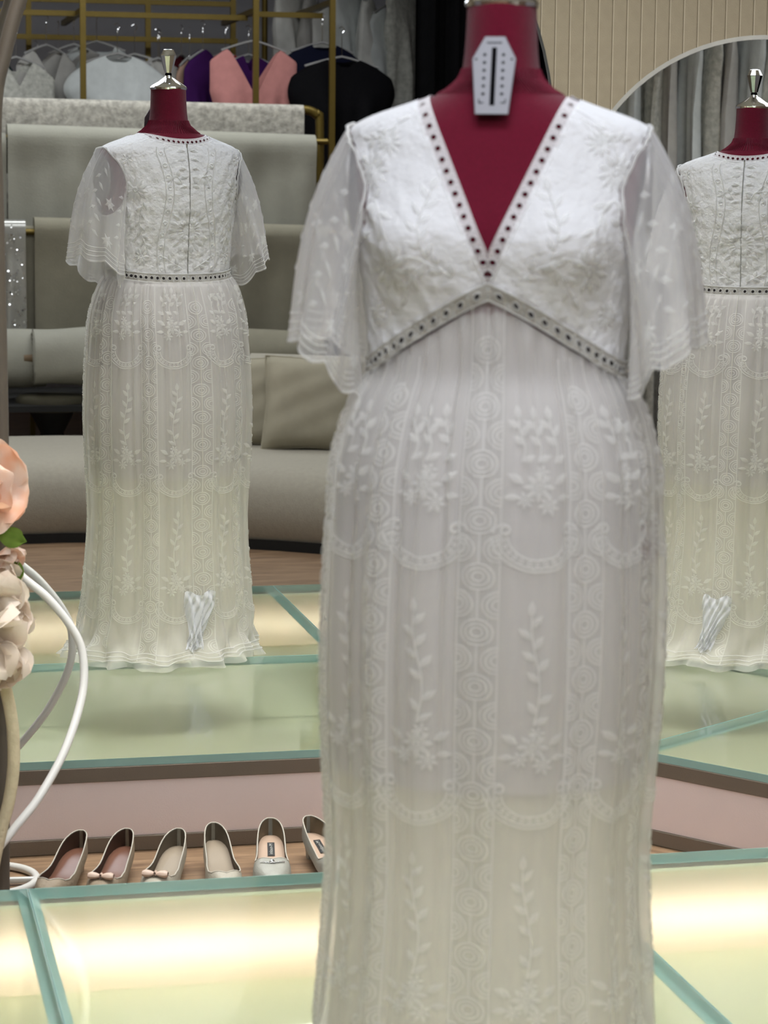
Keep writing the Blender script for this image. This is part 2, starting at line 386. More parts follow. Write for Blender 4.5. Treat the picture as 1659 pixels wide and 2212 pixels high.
# knitted collar ribs at the root of the neck
rb = MB()
for k in range(90):
    th = 2*PI*k/90
    rb.tube([tors(th, h, .0006+.0018*sin(PI*(h-1.330)/.032)) for h in lsp(1.330, 1.362, 6)], .0011, 4)
tag(rb.build('collar_ribs', CRIMSON, mq), kind='stuff')
MB().lathe([(.0455, 1.438), (.047, 1.443), (.0445, 1.447), (.030, 1.456), (.016, 1.466), (.009, 1.470), (.0075, 1.474)], n=40).build('neck_cap', CHROME, mq)
kn = MB(); kn.lathe([(.006, 1.470), (.0085, 1.474), (.0085, 1.478), (.006, 1.481)], n=16); kn.build('knob_ball', mat('dark_steel', rgb(40, 40, 42), .2, .9, var=.05), mq)
MB().lathe([(.0095, 1.480), (.0205, 1.521), (.0205, 1.523), (.0135, 1.537), (.0115, 1.538)], n=10).build('knob', CHROME, mq, False)
for sx in (-1, 1):
    c = MB(); rings = []
    for r, d in ((1, 0), (1.0, .004), (.93, .006), (.3, .0065)):
        rings.append([(sx*(.186+d), .044*r*cos(2*PI*k/28), 1.216+.058*r*sin(2*PI*k/28)) for k in range(28)])
    c.loft(rings, True, True).build('arm_plate', mat('satin_plate', rgb(150, 148, 146), .45, .8, .03, 90, .06, 30), mq)
MB().lathe([(.016, .012), (.016, .76)], n=16).build('pole', CHROME, mq)
MB().lathe([(.165, .001), (.165, .008), (.15, .014), (.02, .02)], n=40).build('base_plate', CHROME, mq)
# coffin-shaped neck plate
PW = mat('plate_white', rgb(122, 121, 128), .45, 0, .02, 50, .03, 20); INK = mat('plate_ink', rgb(14, 13, 16), .95, 0, .02, 50, .05, 20, .05)
def plate_xyz(x, z, d=0):  # the plate hangs at the neck, a little tilted
    return (x-.002, -.0600-(1.40-z)*.34-d, z)
outl = [(-.0125, 1.3985), (.0125, 1.3985), (.027, 1.371), (.0205, 1.303), (-.0205, 1.303), (-.027, 1.371)]
pl = MB().loft([[plate_xyz(x, z, 0) for x, z in outl], [plate_xyz(x, z, .0025) for x, z in outl], [plate_xyz(x*.95, z*.985+.015*1.352, .0032) for x, z in outl]], True, True).build('neck_plate', PW, mq, False)
ik = MB()
def mark(x0, z0, x1, z1): ik.add([plate_xyz(x, z, .0036) for x, z in ((x0, z0), (x1, z0), (x1, z1), (x0, z1))], [(0, 1, 2, 3)])
mark(-.0031, 1.314, .0031, 1.385)
for sx in (-1, 1):
    for k in range(6):
        z = 1.376-k*.0096; mark(sx*.0115-.0022, z-.0008, sx*.0115+.0022, z+.0008); mark(sx*.0115-.0008, z-.002, sx*.0115+.0008, z+.002)
    mark(min(sx*.0205, sx*.0235), 1.3695, max(sx*.0205, sx*.0235), 1.3715); mark(min(sx*.0105, sx*.0165), 1.3165, max(sx*.0105, sx*.0165), 1.3178); mark(min(sx*.0155, sx*.0168), 1.3178, max(sx*.0155, sx*.0168), 1.3218)
for k in range(9): mark(-.0095+k*.0021, 1.3895+(.0 if k % 3 else .0004), -.0095+k*.0021+.0014, 1.3918)
tag(ik.build('print', INK, pl, False), kind='stuff')

# ------------------------------------------------------------------ the dress
dr = thing('dress', 'long white lace dress with V neck and flutter sleeves on the crimson mannequin', 'dress', (MX, MY, HS), MROT)
VT, VS, NX = 1.135, 1.327, .086                # V tip, neck side height and half width
VK = (VS-VT)/NX; TW = .0195; TWX = TW*math.sqrt(1+1/VK**2)
def vline(x): return VT+VK*abs(x)
def backneck(x): return 1.3135+(VS-1.3135)*min(1, (abs(x)/NX))**2
def waist(th):
    t = (th+PI) % (2*PI)-PI
    if abs(t) < PI/2: return 1.088-(1.088-.987)*abs(sin(t))**.95*1.0
    return .987-.017*(-cos(t))
BW = .0225
def bod(th, h, off=.007):
    t = (th+PI) % (2*PI)-PI
    k = max(0, 1-abs(abs(t)-1.15)/.55)*math.exp(-((h-1.19)/.07)**2)
    wr = .0022*k*(1+sin(2*PI*(h*22+t*2.2)))+.0034*max(-.2, mnoise.noise(Vector((t*9, h*42+t*5, 1.3))))+.0018*mnoise.noise(Vector((t*26+3, h*110, 5.1)))+.0012
    return tors(th, h, off+wr)
def Fbod(th, h):
    t = (th+PI) % (2*PI)-PI; x, y, _ = bod(t, h)
    if y < 0: fn = (VT+VK*(abs(x)-TWX+.004)-h)*.4
    else: fn = max(backneck(x)-.012-h, (abs(x)-NX-.002)*.5)
    fa = (((abs(t)-PI/2)/.66)**2+((h-1.208)/.085)**2-1)*.05
    fw_ = h-(waist(t)+BW/2)
    return min(fn, fa, fw_)
ths = lsp(-PI, PI, 241); hh = lsp(.95, 1.27, 80)+lsp(1.273, 1.330, 40)
bd = MB(); clipgrid(bd, ths, hh, bod, Fbod); bd.build('bodice', WHITE, dr)

def eyelets(mbn, mbr, G, n, v0=0, v1=1, r=.0036, skip=lambda i: False):
    """strip of n cells G(u,v); every cell has an open hole with a stitched ring"""
    K = 16
    for i in range(n):
        cen = Vector(G(i+.5, .5)); du = (Vector(G(i+.9, .5))-Vector(G(i+.1, .5)))/.8; dv = Vector(G(i+.5, .9))-Vector(G(i+.5, .1)); dv /= .8
        nrm = du.cross(dv).normalized()
        if nrm.dot(Vector((cen.x, cen.y, .02))) < 0: nrm = -nrm
        ru, rv = r/max(du.length, .004), r/max(dv.length, .004)
        sq = []
        for k in range(K):
            a = 2*PI*k/K+PI/4; m = max(abs(cos(a)), abs(sin(a))); sq.append((.5+.5*cos(a)/m, .5+.5*sin(a)/m))
        def P(u, v, o=0): return Vector(G(i+u, v))+nrm*o
        outr = [P(u, v) for u, v in sq]; inn = [P(.5+ru*cos(2*PI*k/K+PI/4), .5+rv*sin(2*PI*k/K+PI/4)) for k in range(K)]
        mbn.loft([outr, inn])
        rings = []
        for f_, o in ((1.0, .0002), (1.0, .0011), (1.35, .0013), (1.45, .0002)):
            rings.append([P(.5+ru*f_*cos(2*PI*k/K), .5+rv*f_*sin(2*PI*k/K), o) for k in range(K)])
        mbr.loft(rings)
        # little stitched bars between the holes
        for s_ in (-1, 1):
            for u in (.0,):
                q = [P(u-.05, .5+s_*.05, .0008), P(u+.05, .5+s_*.05, .0008), P(u+.09, .5+s_*.36, .0008), P(u-.09, .5+s_*.36, .0008)]
                mbr.add(q, [(0, 1, 2, 3)])
    for v, w in ((0.03, .05), (.97, .05)):
        L_ = [[tuple(Vector(G(i*.5, v+s_*w))+Vector((G(i*.5, v)[0], G(i*.5, v)[1], 0)).normalized()*o) for s_, o in ((-1, .0004), (-.4, .0016), (.4, .0016), (1, .0004))] for i in range(2*n+1)]
        mbr.loft(L_, closed=False)
nt_, rg_ = MB(), MB()
dv_ = Vector((NX, VS-VT)).normalized(); pv_ = Vector((dv_.y, -dv_.x))        # along and across the V (front, x>0)
LV = Vector((NX, VS-VT)).length
def front_xy(x, h, off):
    a, bf, bb = interp(MK, h); a += off; bf += off
    t = math.asin(min(1, (abs(x)/a))**(2.35/2)) if abs(x) < a else PI/2
    t = math.copysign(t, x)
    b = bust(t, h); xx, yy = sup(t, a, bf, bb)
    return (x, yy-b, h)
for sx in (-1, 1):
    nV = 17
    def GV(u, v, sx=sx):
        s_ = -.045+(LV+.045)*u/nV
        x = dv_.x*s_+pv_.x*TW*v; h = VT+dv_.y*s_+pv_.y*TW*v
        x = max(x, .0003); h = min(h, 1.331)
        return front_xy(sx*x, h, .0075)
    eyelets(nt_, rg_, GV, nV)
def GB(u, v):
    x = -NX-.004+(2*NX+.008)*u/14; h = backneck(x)-.017*v+.002
    a, bf, bb = interp(MK, h); a += .0075; bb += .0075
    t = PI-math.asin(min(1, abs(x)/a)**(2.35/2)); t = math.copysign(t, x if x else 1)
    xx, yy = sup(t, a, bf, bb); return (x, yy, h)
eyelets(nt_, rg_, GB, 14)
o = nt_.build('neckline_trim', NET, dr); rg_.build('trim_stitching', STITCH, o)
nt_, rg_ = MB(), MB()
NW = 62
def GW(u, v):
    t = PI-2*PI*u/NW
    h = waist(t)+BW/2-BW*v; return bod(t, h, .009)
eyelets(nt_, rg_, GW, NW, r=.0038)
wbk = MB(); wbk.loft([[bod(PI-2*PI*k/160, waist(PI-2*PI*k/160)+BW/2-BW*v, .0040) for k in range(160)] for v in (-.05, .5, 1.05)]); wbk.build('waist_backing', mat('charcoal_band', rgb(62, 56, 58), .8, 0, .1, 200, .1, 60), dr)  # dark band behind the waist eyelets, visible through the holes
NET2 = cloth('waist_net', (.55, .53, .49, 1), .88, .3, .3, 1500)
o = nt_.build('waist_trim', NET2, dr); rg_.build('trim_stitching', STITCH, o)

# skirt
SK = sorted([(1.10, .160, .118, .095), (.987, .166, .113, .104), (.95, .183, .128, .120), (.92, .194, .140, .132), (.865, .207, .157, .150), (.80, .2095, .168, .162), (.74, .2135, .174, .168),
      (.62, .2155, .180, .176), (.50, .211, .180, .176), (.37, .204, .178, .174), (.31, .206, .182, .176), (.25, .210, .186, .180), (.185, .215, .191, .186), (.11, .222, .197, .193), (.05, .232, .206, .212), (.0, .252, .226, .25)])
random.seed(4)
phs = [random.uniform(0, 6.28) for _ in range(40)]
def skirt(th, h, off=0, pleat=1.0):
    t = (th+PI) % (2*PI)-PI
    a, bf, bb = interp(SK, h)
    top = waist(t)-BW/2; d = max(0, top-h)
    g = min(1, d/.02)
    am1 = (.0036*math.exp(-d/.30)+.0008)*g; am2 = (.0085*(1-math.exp(-d/.15)))*(1-.35*min(1, d))
    w = th+.03*sin(5*th+phs[0])+.02*sin(11*th+phs[1])
    dis = am1*(sin(44*w+phs[2])+.5*sin(71*w+phs[3]))+am2*(sin(17*w+phs[4]+.5*sin(2.2*h*3+phs[5]))*.6+.55*sin(9*w+phs[6]+h*1.3)+.35*sin(26*w+phs[7]))
    if h < .14:
        k = (.14-h)/.14; dis += k*.010*sin(13*th+phs[8]+h*40)+k*k*.010*sin(23*th+phs[9]-h*60)
    x, y = sup(t, a+off+dis*pleat, bf+off+dis*pleat, bb+off+dis*pleat, 2.15)
    hz = h
    if h < .05: hz = h+.006*sin(9*th+phs[10])*(1-h/.05)+.004
    return (x-.006*(1-h)-.022*max(0, (.12-h)/.12)**1.5, y, max(hz, .003))
TN, TH_ = 420, 90
rings = []
for j in range(TH_+1):
    q = j/TH_; row = []
    for k in range(TN):
        th = -PI+2*PI*k/TN; top = waist(th)-BW/2+.002; row.append(skirt(th, top*(1-q)+0*q))
    rings.append(row)
MB().loft(rings).build('skirt', TULLE, dr)
rings = []
for j in range(41):
    q = j/40; row = []
    for k in range(140):
        th = -PI+2*PI*k/140; top = waist(th)-BW/2+.002; row.append(skirt(th, top*(1-q)+.47*q, -.010, .25))
    rings.append(row)
MB().loft(rings).build('lining', LINING, dr)
rings = []
UNDER = cloth('under_layer', (.93, .90, .80, 1), .90, .5, .1, 900)
for j in range(31):
    q = j/30; row = []
    for k in range(160):
        th = -PI+2*PI*k/160; row.append(skirt(th, .62*(1-q)+.012*q, -.017, .5))
    rings.append(row)
MB().loft(rings).build('underskirt', UNDER, dr)

# sleeves
def sleeve(sx):
    def arm(ph):  # armhole loop; ph=0 top, pi bottom, grows to the front
        dt = .66*sin(ph); h = 1.208+.085*cos(ph)
        t = PI/2-dt
        return Vector(bod(t, h, .010))
    def hem(ph):
        c = cos(ph); s = sin(ph)
        x = .206+.055*c*(1 if c > 0 else .72); y = -.118*s+.0
        h = 1.000+.030*c-.012*abs(sin(3.5*ph+.5))-.022*max(0, -c)
        return Vector((x, y, h))
    def P(t, ph, off=0):
        A, H = arm(ph), hem(ph); c = cos(ph)
        v = A*(1-t)+H*t
        e = sin(PI*min(1, t*1.0))
        v.x += (.020*max(0, c)+.004)*e*(1-.35*t)
        v.z += .010*max(0, c)*sin(PI*t)*(1-t)
        f = .0062*t**.7*sin(8*ph+1.3*sx)+.004*t*sin(13*ph+2)
        d = Vector((cos(ph)*.7, -sin(ph), 0)); v += d*(f+off)
        return (sx*v.x, v.y, v.z)
    N1 = 132
    rings = [[P(j/36, 2*PI*k/N1) for k in range(N1)] for j in range(37)]
    o = MB().loft(rings).build('sleeve', TULLE2, dr)
    m = MB()
    for tt, w in ((.86, .004), (.90, .004), (.94, .004), (.988, .008)):
        m.loft([[P(tt+s_*w, 2*PI*k/N1, q) for k in range(N1)] for s_, q in ((-1, .0006), (0, .0016), (1, .0006))])
    def leaf(t0, p0, ang, L, Wd):
        du, dp = cos(ang), sin(ang)
        def Q(a, b, o): return P(min(.985, t0+(a*du-b*dp)/.27), p0+(a*dp+b*du)/.10, o)
        m.add([Q(0, 0, .001), Q(L*.35, Wd, .0012), Q(L, 0, .001), Q(L*.35, -Wd, .0012), Q(L*.45, 0, .0026)], [(0, 4, 1), (1, 4, 2), (2, 4, 3), (3, 4, 0)])
    rnd = random.Random(7+sx)
    for k in range(7):
        p0 = 2*PI*k/7+.3
        for q in range(9):
            t0 = .14+.07*q
            leaf(t0, p0+.02*sin(q), .9 if q % 2 else -.9, .026, .0045)
        for q in range(7): leaf(.78, p0+.42, 2*PI*q/7, .020, .005)
        for q in range(6): leaf(.42, p0+.45, 2*PI*q/6, .018, .005)
    tag(m.build('embroidery', STITCH, o), kind='stuff')
    # armhole piping
    pp = MB().tube([tuple(Vector((sx*v.x, v.y, v.z))) for v in [arm(2*PI*k/64)+Vector((.001, 0, 0)) for k in range(65)]], .0022, 6, False)
    pp.build('armhole_piping', STITCH, dr)
sleeve(-1); sleeve(1)

# embroidery drawn in (s,h) on a cloth surface
class Emb:
    def __init__(s, f): s.f = f; s.m = MB()
    def leaf(s, x, h, ang, L, W, o=.0008, ridge=.0018):
        c, d = cos(ang), sin(ang)
        Q = lambda a, b, k: s.f(x+a*c-b*d, h+a*d+b*c, k)
        s.m.add([Q(0, 0, o), Q(L*.3, W*.8, o), Q(L*.6, W*.8, o), Q(L, 0, o), Q(L*.6, -W*.8, o), Q(L*.3, -W*.8, o), Q(L*.3, 0, o+ridge), Q(L*.65, 0, o+ridge)],
                [(0, 6, 1), (1, 6, 7, 2), (2, 7, 3), (3, 7, 4), (4, 7, 6, 5), (5, 6, 0)])
    def stroke(s, pts, w, o=.0008, top=.0014):
        rows = []
        for i, p in enumerate(pts):
            a, b = pts[max(0, i-1)], pts[min(len(pts)-1, i+1)]; dx, dy = b[0]-a[0], b[1]-a[1]; l = math.hypot(dx, dy) or 1
            nx, ny = -dy/l*w/2, dx/l*w/2
            rows.append([s.f(p[0]-nx, p[1]-ny, o), s.f(p[0], p[1], o+top), s.f(p[0]+nx, p[1]+ny, o)])
        s.m.loft(rows, closed=False)
    def ring(s, x, h, r, w, n=14, a0=0, a1=2*PI): s.stroke([(x+r*cos(a0+(a1-a0)*k/n), h+r*sin(a0+(a1-a0)*k/n)) for k in range(n+1)], w)
    def flower(s, x, h, r, n=7, ph=0, w=.45):
        for k in range(n): s.leaf(x+.18*r*cos(ph+2*PI*k/n), h+.18*r*sin(ph+2*PI*k/n), ph+2*PI*k/n, r*.85, r*w*.5)
        s.ring(x, h, r*.16, r*.18, 8)
    def vine(s, pts, n, L, W):
        s.stroke(pts, .0022)
        for k in range(n):
            i = int((k+.6)/n*(len(pts)-1)); a, b = pts[max(0, i-1)], pts[min(len(pts)-1, i+1)]; ang = math.atan2(b[1]-a[1], b[0]-a[0])
            s.leaf(pts[i][0], pts[i][1], ang+(.75 if k % 2 else -.75), L, W)
        a, b = pts[-2], pts[-1]; s.leaf(b[0], b[1], math.atan2(b[1]-a[1], b[0]-a[0]), L, W)
    def build(s, name, parent): return tag(s.m.build(name, STITCH, parent), kind='stuff')
RS = .205
E1 = Emb(lambda x, h, o: skirt(x/RS, max(h, .006), o*.45+.0010))
NS = 10
for k in range(NS):
    t0 = 2*PI*k/NS; x0 = t0*RS; tp = waist(t0)-BW/2-.01; cw = 2*PI*RS/NS
    for dx in (-.021, .021): E1.stroke([(x0+dx, h) for h in lsp(.02, tp, 40)], .0022)
    h = tp-.05; q = 0
    while h > .04:
        for r in (.0055, .0105, .0158): E1.ring(x0, h, r, .0024, 16)
        for s_ in (-1, 1):
            for r in (.0065, .0115, .0162): E1.ring(x0+s_*.0205, h-.034, r, .0022, 8, PI/2 if s_ > 0 else -PI/2, 3*PI/2 if s_ > 0 else PI/2)
        E1.stroke([(x0, h+.016), (x0, h+.052)], .002); h -= .068
    xc = x0+cw/2
    for p, h0 in enumerate((.765, .445, .125)):
        # garland arc with curled ends, three stitched lines and beads
        R = .041
        for r, w in ((R-.007, .0028), (R+.004, .0026), (R+.009, .0026)):
            E1.stroke([(xc+r*1.05*cos(a), h0+.03+r*sin(a)*.9) for a in lsp(PI*1.02, PI*1.98, 22)], w)
        for a in lsp(PI*1.05, PI*1.95, 13): E1.ring(xc+(R-.0015)*1.05*cos(a), h0+.03+(R-.0015)*.9*sin(a), .0024, .0018, 6)
        for s_ in (-1, 1):
            E1.stroke([(xc+s_*(R*1.05-.004+(.0125-.0009*i)*cos(a)*1.0), h0+.034+(.0125-.0009*i)*sin(a)) for i, a in enumerate(lsp(0 if True else 0, 2*PI*.85, 14))], .003)
            E1.ring(xc+s_*(R-.003), h0+.036, .005, .0022, 8)
        for (dx, dh, r, n) in ((0, .088, .019, 8), (.012, .066, .013, 7), (-.016, .072, .011, 7), (.004, .105, .010, 6)):
            E1.flower(xc+dx, h0+dh, r, n, dx*50)
        for s_ in (-1, 1):
            E1.leaf(xc+s_*.018, h0+.092, PI/2-s_*1.0, .024, .006); E1.leaf(xc+s_*.022, h0+.075, PI/2-s_*1.5, .02, .005)
        if p: E1.vine([(xc+.006*sin(5*i/10), h0+.115+.135*i/10) for i in range(11)], 9, .021, .0052)
        else:
            for s_ in (-1, 0, 1): E1.vine([(xc+s_*.02+.004*sin(i), h0+.118+.05*i/5) for i in range(6)], 4, .018, .005)
sk_e = E1.build('skirt_embroidery', dr); STITCH2 = cloth('skirt_thread', (.90, .90, .88, 1), .50, .5, .2, 1500); sk_e.data.materials.clear(); sk_e.data.materials.append(STITCH2)
# scalloped hem lines
E1h = Emb(lambda x, h, o: skirt(x/RS, max(h, .004), o+.001))
for h in (.014, .022, .032): E1h.stroke([(i/160*2*PI*RS, h+.006*abs(sin(16*PI*i/160))) for i in range(161)], .003)
E1h.build('hem_stitching', dr)
# bodice embroidery, back and front
RB = .15
E2 = Emb(lambda x, h, o: bod(PI+x/RB, h, .0072+o))
for s_ in (-1, 1):
    for dx in (-.0085, .0085): E2.stroke([(s_*(.048+.012*sin((h-.98)/.33*2*PI*1.0+.6)+dx), h) for h in lsp(.985, 1.295, 30)], .0024)
    for h in lsp(.995, 1.28, 11): E2.ring(s_*(.048+.012*sin((h-.98)/.33*2*PI+.6)), h, .0042, .0024, 10)
    E2.flower(s_*.118, 1.19, .032, 12, .2, .4); E2.flower(s_*.112, 1.025, .024, 10, 0, .4); E2.flower(s_*.13, 1.265, .016, 7, 0)
    E2.vine([(s_*(.10+.014*sin(i*.35)), 1.16-.115*i/10) for i in range(11)], 9, .022, .0055)
    E2.vine([(s_*(.012+.022*i/6), 1.205+.02*sin(i*.5)) for i in range(7)], 4, .018, .0048)
    for k in range(4): E2.leaf(s_*(.150-.006*k), 1.12-.03*k, PI/2+s_*.7, .024, .006)
    for k in range(5): E2.leaf(s_*.003, 1.29-.022*k, (0 if s_ > 0 else PI)-s_*.45, .016, .005); E2.leaf(s_*.003, 1.285-.022*k, (0 if s_ > 0 else PI)+s_*.55, .012, .004)
    for k in range(9):
        a = -PI/2+PI*k/8; E2.leaf(s_*(.004+.018*cos(a)), 1.09+.036*sin(a), (a if s_ > 0 else PI-a), .022, .0055)
        E2.leaf(s_*(.003+.006*cos(a)), 1.09+.014*sin(a), (a if s_ > 0 else PI-a), .014, .004)
    E2.vine([(s_*(.010+.03*i/6), .995+.02*i/6) for i in range(7)], 4, .02, .005)
E2.build('back_embroidery', dr)
E3 = Emb(lambda x, h, o: bod(x/RB, h, .0072+o))
for s_ in (-1, 1):
    for c in ((.105, 1.115, .030), (.125, 1.235, .026), (.10, 1.27, .018), (.145, 1.06, .02)): E3.flower(s_*c[0], c[1], c[2], 11, c[0]*9, .4)
    E3.vine([(s_*(.055+.008*sin(i*.5)), 1.13+.10*i/10) for i in range(9)], 8, .02, .005)
    E3.vine([(s_*(.15-.05*i/8), 1.15+.05*sin(i*.4)) for i in range(9)], 7, .022, .0055)
    E3.vine([(s_*(.03+.055*i/8), 1.105-.02*i/8+.025*sin(i*.4)) for i in range(9)], 7, .02, .005)
    E3.ring(s_*.075, 1.10, .03, .0024, 20, .3, 2.6)
    E3.vine([(s_*(.09+.05*i/8), 1.30-.012*i/8-.02*sin(i*.35)) for i in range(7)], 6, .018, .0045)
E3.build('front_embroidery', dr)
# zip seam at centre back
ZIP = mat('zip_grey', rgb(128, 128, 122), .6, 0, .1, 300, .1, 60)
z = MB(); pts = [bod(PI, h, .0084) for h in lsp(waist(PI)+BW/2, 1.302, 14)]; z.tube(pts, .0010, 6)
zo = z.build('zipper', ZIP, dr)
MB().bevbox(-.002, pts[-1][1]-.001, 1.290, .002, pts[-1][1]+.0025, 1.305, .0008).build('zip_pull', CHROME, zo)
MB().tube([skirt(PI, h, .0015) for h in lsp(.5, waist(PI)-BW/2, 24)], .0010, 6).build('back_seam', mat('seam_thread', rgb(196, 194, 186), .7, 0, .1, 300, .1, 60), dr)
# bunched tulle caught at the back near the hem
kb = MB(); rows = []
for j in range(33):
    q = j/32; row = []
    for k in range(41):
        u = k/40; wdt = .030*(1-.5*q+.12*sin(7*q)); th = PI+.06*q+.05+(u-.5)*wdt/.19*2
        bump = .013*sin(PI*u)**.7*sin(PI*min(1, .1+.85*q))**.7+.0035*sin(19*u+13*q+2*sin(8*q))+.003*sin(31*u-21*q)
        row.append(skirt(th, .185-.145*q+.006*sin(9*u), .003+bump, 1))
    rows.append(row)
kb.loft(rows, closed=False).build('bunched_tulle', cloth('bunched_white', (.84, .86, .92, 1), .62, .3, .3, 700), dr)

# ------------------------------------------------------------------ court shoes between the stage and the large mirror
def shoe(x, y, ang, label, heel_h, mU, mIn, mSole, group, deco=None, brand=False, wide=1.0, thr=.84):
    """heel at local (0,0), toe along +y"""
    t = thing('court_shoe', label, 'shoe', (x, y, 0), ang, group); L = .27
    HW = [(0, .006), (.025, .0135), (.09, .0215), (.22, .028), (.34, .030), (.45, .031), (.62, .0365), (.74, .0365), (.86, .029), (.95, .015), (1, .002)]
    hw = lambda q: interp(HW, q)[0]*wide
    zf = lambda q: interp([(0, heel_h), (.18, heel_h*.93), (.45, heel_h*.42), (.66, .012), (.8, .009), (1, .010)], q)[0]
    top = lambda q: interp([(0, .060), (.09, .054), (.28, .042), (.55, .035), (.68, .040), (.8, .036), (.92, .026), (1, .012)], q)[0]
    def sec(q, fr, off=0):  # fr 0 sole edge .. 1 closed at the middle
        a = fr*PI/2; w = hw(q)-off; z = zf(q)+.004+(top(q)-off)*sin(a)**.8
        return w*cos(a)**.55 if a < PI/2-1e-6 else 0, z
    def frmax(q):
        if q >= thr: return 1.0
        k = (thr-q)/.07
        return .40+.60*math.sqrt(max(0, 1-min(1, k)**2))**2.2 if k < 1 else .40
    qs = [0, .008, .02, .04]+lsp(.07, thr-.06, 12)+[thr-.05, thr-.035, thr-.02, thr-.01, thr-.003, thr]+lsp(thr+.03, .94, 8)+[.965, .985, 1]
    for off, nm, m in ((0, 'upper', mU), (.0022, 'inside', mIn)):
        b = MB()
        for sx in (-1, 1):
            rows = []
            for q in qs:
                fm = frmax(q); row = []
                for k in range(9):
                    xx, z = sec(q, fm*k/8, off); row.append((sx*xx, q*L, z))
                rows.append(row if sx > 0 else row[::-1])
            b.loft(rows, closed=False)
        b.build(nm, m, t)
    # heel counter closes the back
    b = MB()
    rows = [[(sx_*sec(0, .40*k/8)[0], 0, sec(0, .40*k/8)[1]) for sx_ in lsp(-1, 1, 5)] for k in range(9)]
    rows = [[(p[0], -.006*(1-(j-2)**2/4), p[2]) for j, p in enumerate(r)] for r in rows]
    b.loft(rows, closed=False).build('heel_counter', mU, t)
    # topline binding
    pts = [(sec(q, frmax(q))[0], q*L, sec(q, frmax(q))[1]) for q in qs if q <= thr]
    line = pts[::-1]+[(-p[0], p[1], p[2]) for p in pts]
    MB().tube(line, .0014, 6, False).build('topline_binding', mat('binding', rgb(196, 190, 178), .6, 0, .05, 200, .1, 50), t)
    ins = MB().loft([[(s_*hw(q)*.86, q*L, zf(q)+.0062+(.0006 if abs(s_) < .5 else 0)) for s_ in (-1, -.5, 0, .5, 1)] for q in qs[1:-2]], closed=False).build('insole', mSole, t)
    s = MB().loft([[(s_*hw(q)*.98, q*L, zf(q)+z) for s_, z in ((-1, .0045), (1, .0045), (.9, -.001), (-.9, -.001))] for q in qs], True, True); s.build('sole', mat('sole_tan', rgb(96, 70, 54), .6, 0, .05, 90, .1, 20), t)
    h = MB().loft([[(xx*w, yy*l+.016, z) for xx, yy in ((-1, -.4), (-.6, -1), (.6, -1), (1, -.4), (.8, 1), (-.8, 1))] for z, w, l in ((.0, .009, .009), (heel_h*.4, .010, .010), (heel_h*.8, .014, .017), (heel_h+.001, .016, .024))], True, True)
    h.build('heel', mU, t)
    if brand:
        lb = MB(); q0, q1, w = .19, .36, .0075
        f = lambda xx, q: (xx, q*L, zf(q)+.0085)
        lb.add([f(-w, q0), f(w, q0), f(w, q1), f(-w, q1)], [(0, 1, 2, 3)]); lo = lb.build('brand_label', mat('label_black', rgb(12, 12, 12), .5, 0, .02, 90, .05, 30), t, False)
        cu = bpy.data.curves.new('lettering', 'FONT'); cu.body = 'M-nuolni'; cu.size = .0125; cu.align_x = 'CENTER'; cu.align_y = 'CENTER'
        to = bpy.data.objects.new('tmp_text', cu); COL.objects.link(to); bpy.context.view_layer.update()
        me = bpy.data.meshes.new_from_object(to.evaluated_get(bpy.context.evaluated_depsgraph_get())); bpy.data.objects.remove(to)
        me.materials.clear(); me.materials.append(mat('label_silver', rgb(190, 190, 185), .4, .2, .02, 90, .05, 30))
        me.transform(Matrix.Scale(.86, 4)); slope = math.atan2(zf(q1)-zf(q0), (q1-q0)*L)
        lt_ = bpy.data.objects.new('lettering', me); COL.objects.link(lt_); lt_.parent = lo
        qm = (q0+q1)/2; lt_.matrix_local = Matrix.Translation((0, qm*L, (zf(q0)+zf(q1))/2+.0089)) @ Matrix.Rotation(slope, 4, 'X') @ Matrix.Rotation(PI/2, 4, 'Z')
    if deco == 'crystal':
        c = MB(); r_ = random.Random(2)
        for k in range(15):
            a = -1+2*k/14; xx = a*.024; yy = (thr+.04+.03*(1-a*a))*L; q = yy/L
            ca = min(1, abs(xx)/max(hw(q), .001))**(1/.55); z = zf(q)+.0055+top(q)*sqrt_(1-ca*ca)**.8
            c.lathe([(.0001, -.002), (.0019, 0), (.0012, .0016), (.0002, .002)], (xx, yy, z), 6, False)
        q = thr+.05; c.lathe([(.001, -.002), (.006, .001), (.004, .0045), (.0005, .006)], (0, q*L, zf(q)+.004+top(q)), 10, True)
        tag(c.build('crystal_trim', CHROME, t, False), kind='stuff')
    if deco == 'bow':
        q = thr-.0; zz = zf(q)+.006+top(q); bw = MB()
        for s_ in (-1, 1):
            bw.loft([[(s_*r_, q*L+.010*w_*cos(a), zz+.007*w_*sin(a)+.003) for a in lsp(0, 2*PI, 11)] for r_, w_ in ((.001, .4), (.01, .9), (.02, 1.1), (.026, .7))])
        bw.loft([[(.003*cos(a), q*L+y_, zz+.003+.006*sin(a)) for a in lsp(0, 2*PI, 9)] for y_ in (-.006, .006)])
        bw.build('toe_bow', mat('bow_satin', rgb(214, 188, 172), .4, 0, .05, 90, .08, 40), t)
    return t
def sqrt_(v): return math.sqrt(max(0, v))
lea = mat('beige_leather', rgb(158, 142, 122), .65, 0, .4, 160, .15, 60); inb = mat('brown_lining', rgb(74, 52, 40), .6, 0, .1, 120, .1, 30); insb = mat('brown_insole', rgb(120, 82, 66), .35, 0, .05, 120, .12, 14)
sat = mat('grey_satin', rgb(178, 172, 158), .5, 0, .2, 300, .08, 60); ing = mat('grey_lining', rgb(104, 94, 80), .7, 0, .1, 120, .1, 30); insg = mat('grey_insole', rgb(160, 146, 128), .45, 0, .05, 120, .1, 14)
